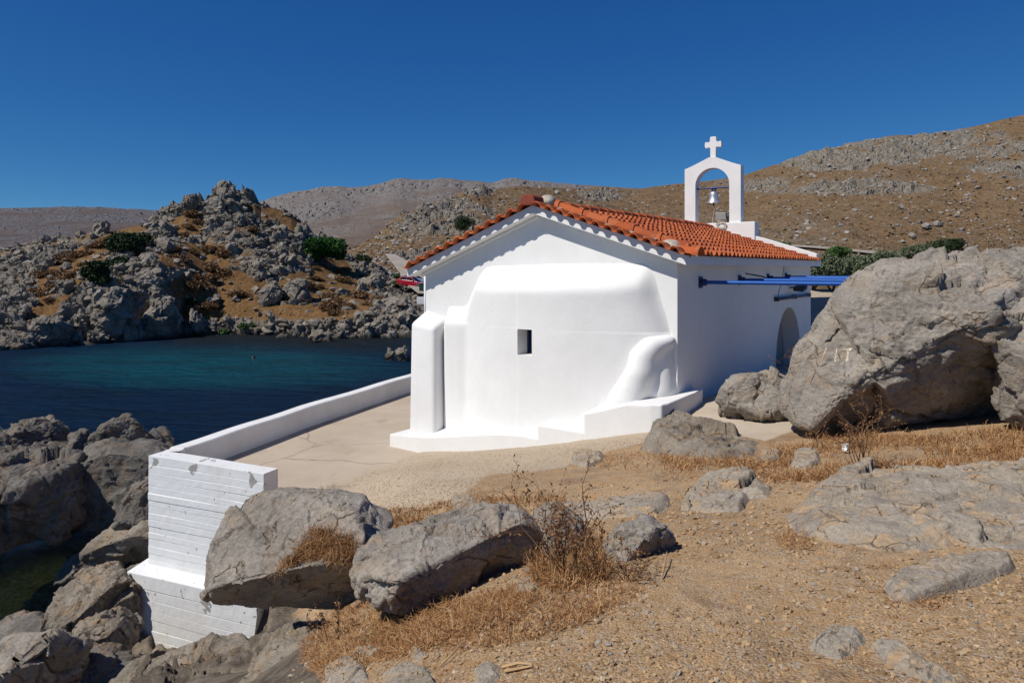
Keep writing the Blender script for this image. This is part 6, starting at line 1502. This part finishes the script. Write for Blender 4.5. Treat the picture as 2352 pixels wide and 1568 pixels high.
def car(label, col, loc, rz):
    t = thing('parked_car', label, 'car', loc, rz)
    L, Wd = 4.0, 1.68
    # side profile (x along the car, nose at +x), section half-width follows height
    low = [(-1.98, 0.30), (-2.0, 0.62), (-1.93, 0.92), (-0.9, 0.95), (0.75, 0.94), (1.6, 0.80), (1.96, 0.62), (2.0, 0.34)]
    bm = bmesh.new(); rows = []
    for x, z in low: pass
    xs_ = [-2.0, -1.9, -1.2, -0.4, 0.5, 1.2, 1.75, 2.0]; top = [0.82, 0.93, 0.96, 0.96, 0.95, 0.88, 0.76, 0.58]; wid = [0.70, 0.80, 0.84, 0.84, 0.84, 0.83, 0.78, 0.66]
    rings = []
    for x, z, w_ in zip(xs_, top, wid):
        rings.append([bm.verts.new(p) for p in ((x, -w_, 0.28), (x, -w_ * 1.0, 0.55), (x, -w_ * 0.95, z), (x, w_ * 0.95, z), (x, w_, 0.55), (x, w_, 0.28))])
    for a, b in zip(rings[:-1], rings[1:]):
        for k in range(6): bm.faces.new((a[k], a[(k + 1) % 6], b[(k + 1) % 6], b[k]))
    bm.faces.new(rings[0]); bm.faces.new(rings[-1][::-1])
    g0 = [bm.verts.new(p) for p in ((-1.85, -0.76, 0.94), (0.95, -0.76, 0.92), (0.95, 0.76, 0.92), (-1.85, 0.76, 0.94))]
    g1 = [bm.verts.new(p) for p in ((-1.45, -0.60, 1.40), (0.10, -0.60, 1.42), (0.10, 0.60, 1.42), (-1.45, 0.60, 1.40))]
    for k in range(4): bm.faces.new((g0[k], g0[(k + 1) % 4], g1[(k + 1) % 4], g1[k]))
    bm.faces.new(g1)
    bevel(bm, 0.05, 2)
    paint = NT('car_paint'); paint.fin(col, 0.25, None, 0.6); paint.b.inputs['Coat Weight'].default_value = 0.6
    link('body', bm_mesh(bm, 'body', False), paint.m, t)
    glass = simple('car_glass', (0.02, 0.025, 0.03), 0.08, 0.8)
    def pane(pts): 
        bm = bmesh.new(); bm.faces.new([bm.verts.new(p) for p in pts]); r = bmesh.ops.extrude_face_region(bm, geom=list(bm.faces)); link('window', bm_mesh(bm, 'window'), glass, t)
    for sg in (-1, 1):
        def sp(x, u): return (x, sg * (0.775 - 0.165 * u), 0.95 + 0.44 * u)
        pane([sp(-1.55, 0.08), sp(-0.55, 0.08), sp(-0.55, 0.9), sp(-1.28, 0.9)]); pane([sp(-0.47, 0.08), sp(0.65, 0.08), sp(0.1, 0.9), sp(-0.47, 0.9)])
    pane([(0.90, -0.66, 0.97), (0.90, 0.66, 0.97), (0.20, 0.54, 1.38), (0.20, -0.54, 1.38)]); pane([(-1.845, -0.64, 0.99), (-1.52, -0.54, 1.36), (-1.52, 0.54, 1.36), (-1.845, 0.64, 0.99)])
    for x in (-1.28, 1.28):
        for sg in (-1, 1):
            bm = bmesh.new(); add_lathe(bm, [(0.19, -0.09), (0.29, -0.10), (0.31, -0.07), (0.31, 0.07), (0.29, 0.10), (0.19, 0.09)], 18, (x, sg * 0.74, 0.31), 'y'); w_ = link('wheel', bm_mesh(bm, 'wheel', True), M['iron'], t)
            bm = bmesh.new(); add_lathe(bm, [(0.0, 0.0), (0.19, 0.02), (0.19, 0.06), (0.0, 0.06)], 14, (x, sg * 0.74 + (0.035 if sg > 0 else -0.095), 0.31), 'y'); link('rim', bm_mesh(bm, 'rim'), M['greymetal'], w_)
    for sg in (-1, 1):
        bm = bmesh.new(); add_box(bm, 1.80, 1.99, sg * 0.6 - 0.14, sg * 0.6 + 0.14, 0.58, 0.70); bevel(bm, 0.02, 1); link('headlight', bm_mesh(bm, 'headlight'), simple('lamp_glass', (0.7, 0.7, 0.7), 0.2), t)
        bm = bmesh.new(); add_box(bm, -2.02, -1.9, sg * 0.64 - 0.1, sg * 0.64 + 0.1, 0.68, 0.92); bevel(bm, 0.02, 1); link('taillight', bm_mesh(bm, 'taillight'), simple('tail_lens', (0.6, 0.05, 0.05), 0.3), t)
        bm = bmesh.new(); add_box(bm, 0.45, 0.62, sg * 0.88 - 0.09, sg * 0.88 + 0.09, 0.96, 1.10); bevel(bm, 0.02, 1); link('mirror', bm_mesh(bm, 'mirror'), M['iron'], t)
p = P(946, 660, 96); car('dark red hatchback parked nose down beside the road left of the chapel', (0.28, 0.008, 0.02), (p[0], p[1], p[2]), math.radians(-22))
bpy.data.objects['parked_car'].rotation_euler = (0, math.radians(5), math.radians(-22))
p = P(952, 657, 99.5); car('pale blue car mostly hidden behind the dark red hatchback', (0.18, 0.27, 0.38), (p[0], p[1], p[2] + 0.15), math.radians(-18))
p = P(968, 668, 92); B_ = thing('wheelie_bin', 'dark green bin beside the nose of the dark red hatchback', 'bin', tuple(p))
bm = bmesh.new(); add_prism(bm, [(-0.26, -0.3), (0.26, -0.3), (0.26, 0.3), (-0.26, 0.3)], 0.05, 1.0); bevel(bm, 0.03, 2); link('body', bm_mesh(bm, 'body'), simple('bin_green', (0.02, 0.06, 0.04), 0.5), B_)
bm = bmesh.new(); add_box(bm, -0.3, 0.3, -0.34, 0.34, 1.0, 1.07); bevel(bm, 0.02, 2); link('lid', bm_mesh(bm, 'lid'), simple('bin_lid', (0.5, 0.52, 0.5), 0.5), B_)
# swimmer: one skinned body, mostly under water, head up and one arm reaching forward
def swimmer():
    verts, edges, rad = [], [], []
    def add(p, r, parent=None):
        verts.append(p); rad.append(r)
        if parent is not None: edges.append((parent, len(verts) - 1))
        return len(verts) - 1
    pel = add((0.52, 0, -0.16), 0.13); wa = add((0.30, 0, -0.12), 0.125, pel); ch = add((0.06, 0, -0.06), 0.15, wa); up = add((-0.06, 0, -0.02), 0.13, ch)
    nk = add((-0.14, 0, 0.05), 0.06, up); hd = add((-0.19, 0, 0.15), 0.088, nk); hb = add((-0.20, 0, 0.23), 0.092, hd); ht = add((-0.19, 0, 0.30), 0.06, hb)
    for sg in (-1, 1):
        s = add((-0.04, sg * 0.19, -0.02), 0.065, up)
        if sg < 0: e = add((-0.30, -0.27, 0.0), 0.045, s); w_ = add((-0.56, -0.24, 0.015), 0.032, e); h1 = add((-0.62, -0.235, 0.015), 0.036, w_); add((-0.70, -0.23, 0.01), 0.022, h1)
        else: e = add((0.10, 0.34, -0.10), 0.045, s); w_ = add((0.0, 0.46, -0.22), 0.032, e); h1 = add((-0.05, 0.5, -0.24), 0.036, w_); add((-0.12, 0.53, -0.25), 0.022, h1)
        k0 = add((0.62, sg * 0.10, -0.19), 0.085, pel); k1 = add((1.02, sg * 0.13, -0.28), 0.06, k0); k2 = add((1.42, sg * 0.14, -0.26), 0.04, k1); add((1.60, sg * 0.14, -0.28), 0.035, k2)
    me = bpy.data.meshes.new('person'); me.from_pydata(verts, edges, []); o = bpy.data.objects.new('tmp', me); COL.objects.link(o)
    m = o.modifiers.new('s', 'SKIN'); 
    for i, r in enumerate(rad): me.skin_vertices[0].data[i].radius = (r, r)
    me.skin_vertices[0].data[0].use_root = True
    o.modifiers.new('u', 'SUBSURF').levels = 2
    dg = bpy.context.evaluated_depsgraph_get(); r = bpy.data.meshes.new_from_object(o.evaluated_get(dg)); bpy.data.objects.remove(o)
    r.polygons.foreach_set('use_smooth', [True] * len(r.polygons)); r.name = 'person'; r.materials.clear()
    # a face on the head: brow, nose, chin drawn out of the same surface (it looks towards -x)
    v = np.zeros(len(r.vertices) * 3, np.float32); r.vertices.foreach_get('co', v); v = v.reshape(-1, 3)
    def pull(c, rr, d):
        w_ = np.exp(-((v - np.array(c)) ** 2).sum(1) / rr ** 2)[:, None]; v[:] = v + w_ * np.array(d)
    pull((-0.28, 0, 0.19), 0.028, (-0.03, 0, -0.004)); pull((-0.275, 0, 0.125), 0.04, (-0.012, 0, -0.01)); pull((-0.275, 0.035, 0.215), 0.02, (0.008, 0, 0)); pull((-0.275, -0.035, 0.215), 0.02, (0.008, 0, 0))
    for sg in (-1, 1): pull((-0.19, sg * 0.092, 0.20), 0.022, (0.006, sg * 0.016, 0))
    r.vertices.foreach_set('co', v.ravel())
    q = PZ(589, 824, 0.0)
    o = link('person', r, simple('skin', (0.30, 0.16, 0.10), 0.55), None, (q[0], q[1], -0.09)); tag(o, 'swimmer with dark wet hair, head above the water, arms reaching forward', 'person'); o.rotation_euler = (0, 0, 0.15)
    bm = bmesh.new(); bmesh.ops.create_uvsphere(bm, u_segments=18, v_segments=12, radius=1.0)
    bmesh.ops.delete(bm, geom=[v_ for v_ in bm.verts if v_.co.x < -0.55 and v_.co.z < 0.35 or v_.co.z < -0.75], context='VERTS')
    for v_ in bm.verts: v_.co = Vector((v_.co.x * 0.108 - 0.187, v_.co.y * 0.105, v_.co.z * 0.118 + 0.215))
    link('hair', bm_mesh(bm, 'hair', True), simple('wet_hair', (0.008, 0.007, 0.006), 0.4), o)
swimmer()
# ------------------------------------------------------------------ camera, sun, sky
cam = bpy.data.cameras.new('camera'); co = bpy.data.objects.new('camera', cam); COL.objects.link(co)
co.location = (0, 0, H); co.rotation_euler = (math.radians(90), 0, 0)
cam.sensor_width = 36; cam.lens = 36 * F / 2352; cam.shift_y = -(784 - YH) / 2352; cam.clip_start = 0.05; cam.clip_end = 20000
SC.camera = co
az = (0.872, 0.49); el = math.radians(50)
Ld = Vector((az[0] * math.cos(el), az[1] * math.cos(el), -math.sin(el)))
sun = bpy.data.lights.new('sun', 'SUN'); sun.energy = 4.6; sun.angle = math.radians(0.5); sun.color = (1.0, 0.95, 0.87)
so = bpy.data.objects.new('sun', sun); COL.objects.link(so); so.rotation_euler = Ld.to_track_quat('-Z', 'Y').to_euler(); so.location = (-30, -20, 40)
w = bpy.data.worlds.new('World'); SC.world = w; w.use_nodes = True
nt = w.node_tree; bg = nt.nodes['Background']; sk = nt.nodes.new('ShaderNodeTexSky'); sk.sky_type = 'NISHITA'; sk.sun_disc = False
sk.sun_elevation = el; sk.sun_rotation = math.atan2(-az[0], -az[1]); sk.altitude = 6000; sk.air_density = 1.0; sk.dust_density = 0.0; sk.ozone_density = 10.0
# the polarised, saturated blue of the photograph: each channel of the sky on its own curve
sp = nt.nodes.new('ShaderNodeSeparateColor'); cb = nt.nodes.new('ShaderNodeCombineColor'); nt.links.new(sk.outputs[0], sp.inputs[0])
for ch, (top, raw, ex, cap) in enumerate(((0.0175, 0.024, 1.5, 0.10), (0.099, 0.055, 0.95, 0.29), (0.325, 0.148, 0.55, 0.54))):
    a = nt.nodes.new('ShaderNodeMath'); a.operation = 'POWER'; a.inputs[1].default_value = ex
    b = nt.nodes.new('ShaderNodeMath'); b.operation = 'MULTIPLY'; b.inputs[1].default_value = (top / 0.1) * (0.05 / raw) ** ex
    c = nt.nodes.new('ShaderNodeMath'); c.operation = 'MINIMUM'; c.inputs[1].default_value = cap / 0.1
    nt.links.new(sp.outputs[ch], a.inputs[0]); nt.links.new(a.outputs[0], b.inputs[0]); nt.links.new(b.outputs[0], c.inputs[0]); nt.links.new(c.outputs[0], cb.inputs[ch])
nt.links.new(cb.outputs[0], bg.inputs[0]); bg.inputs[1].default_value = 0.1
vs = SC.view_settings; vs.view_transform = 'Standard'; vs.look = 'None'; vs.exposure = 0.0; vs.gamma = 1.0
SC.cycles.max_bounces = 5; SC.cycles.diffuse_bounces = 3; SC.cycles.glossy_bounces = 2; SC.cycles.transparent_max_bounces = 6; SC.cycles.use_denoising = True
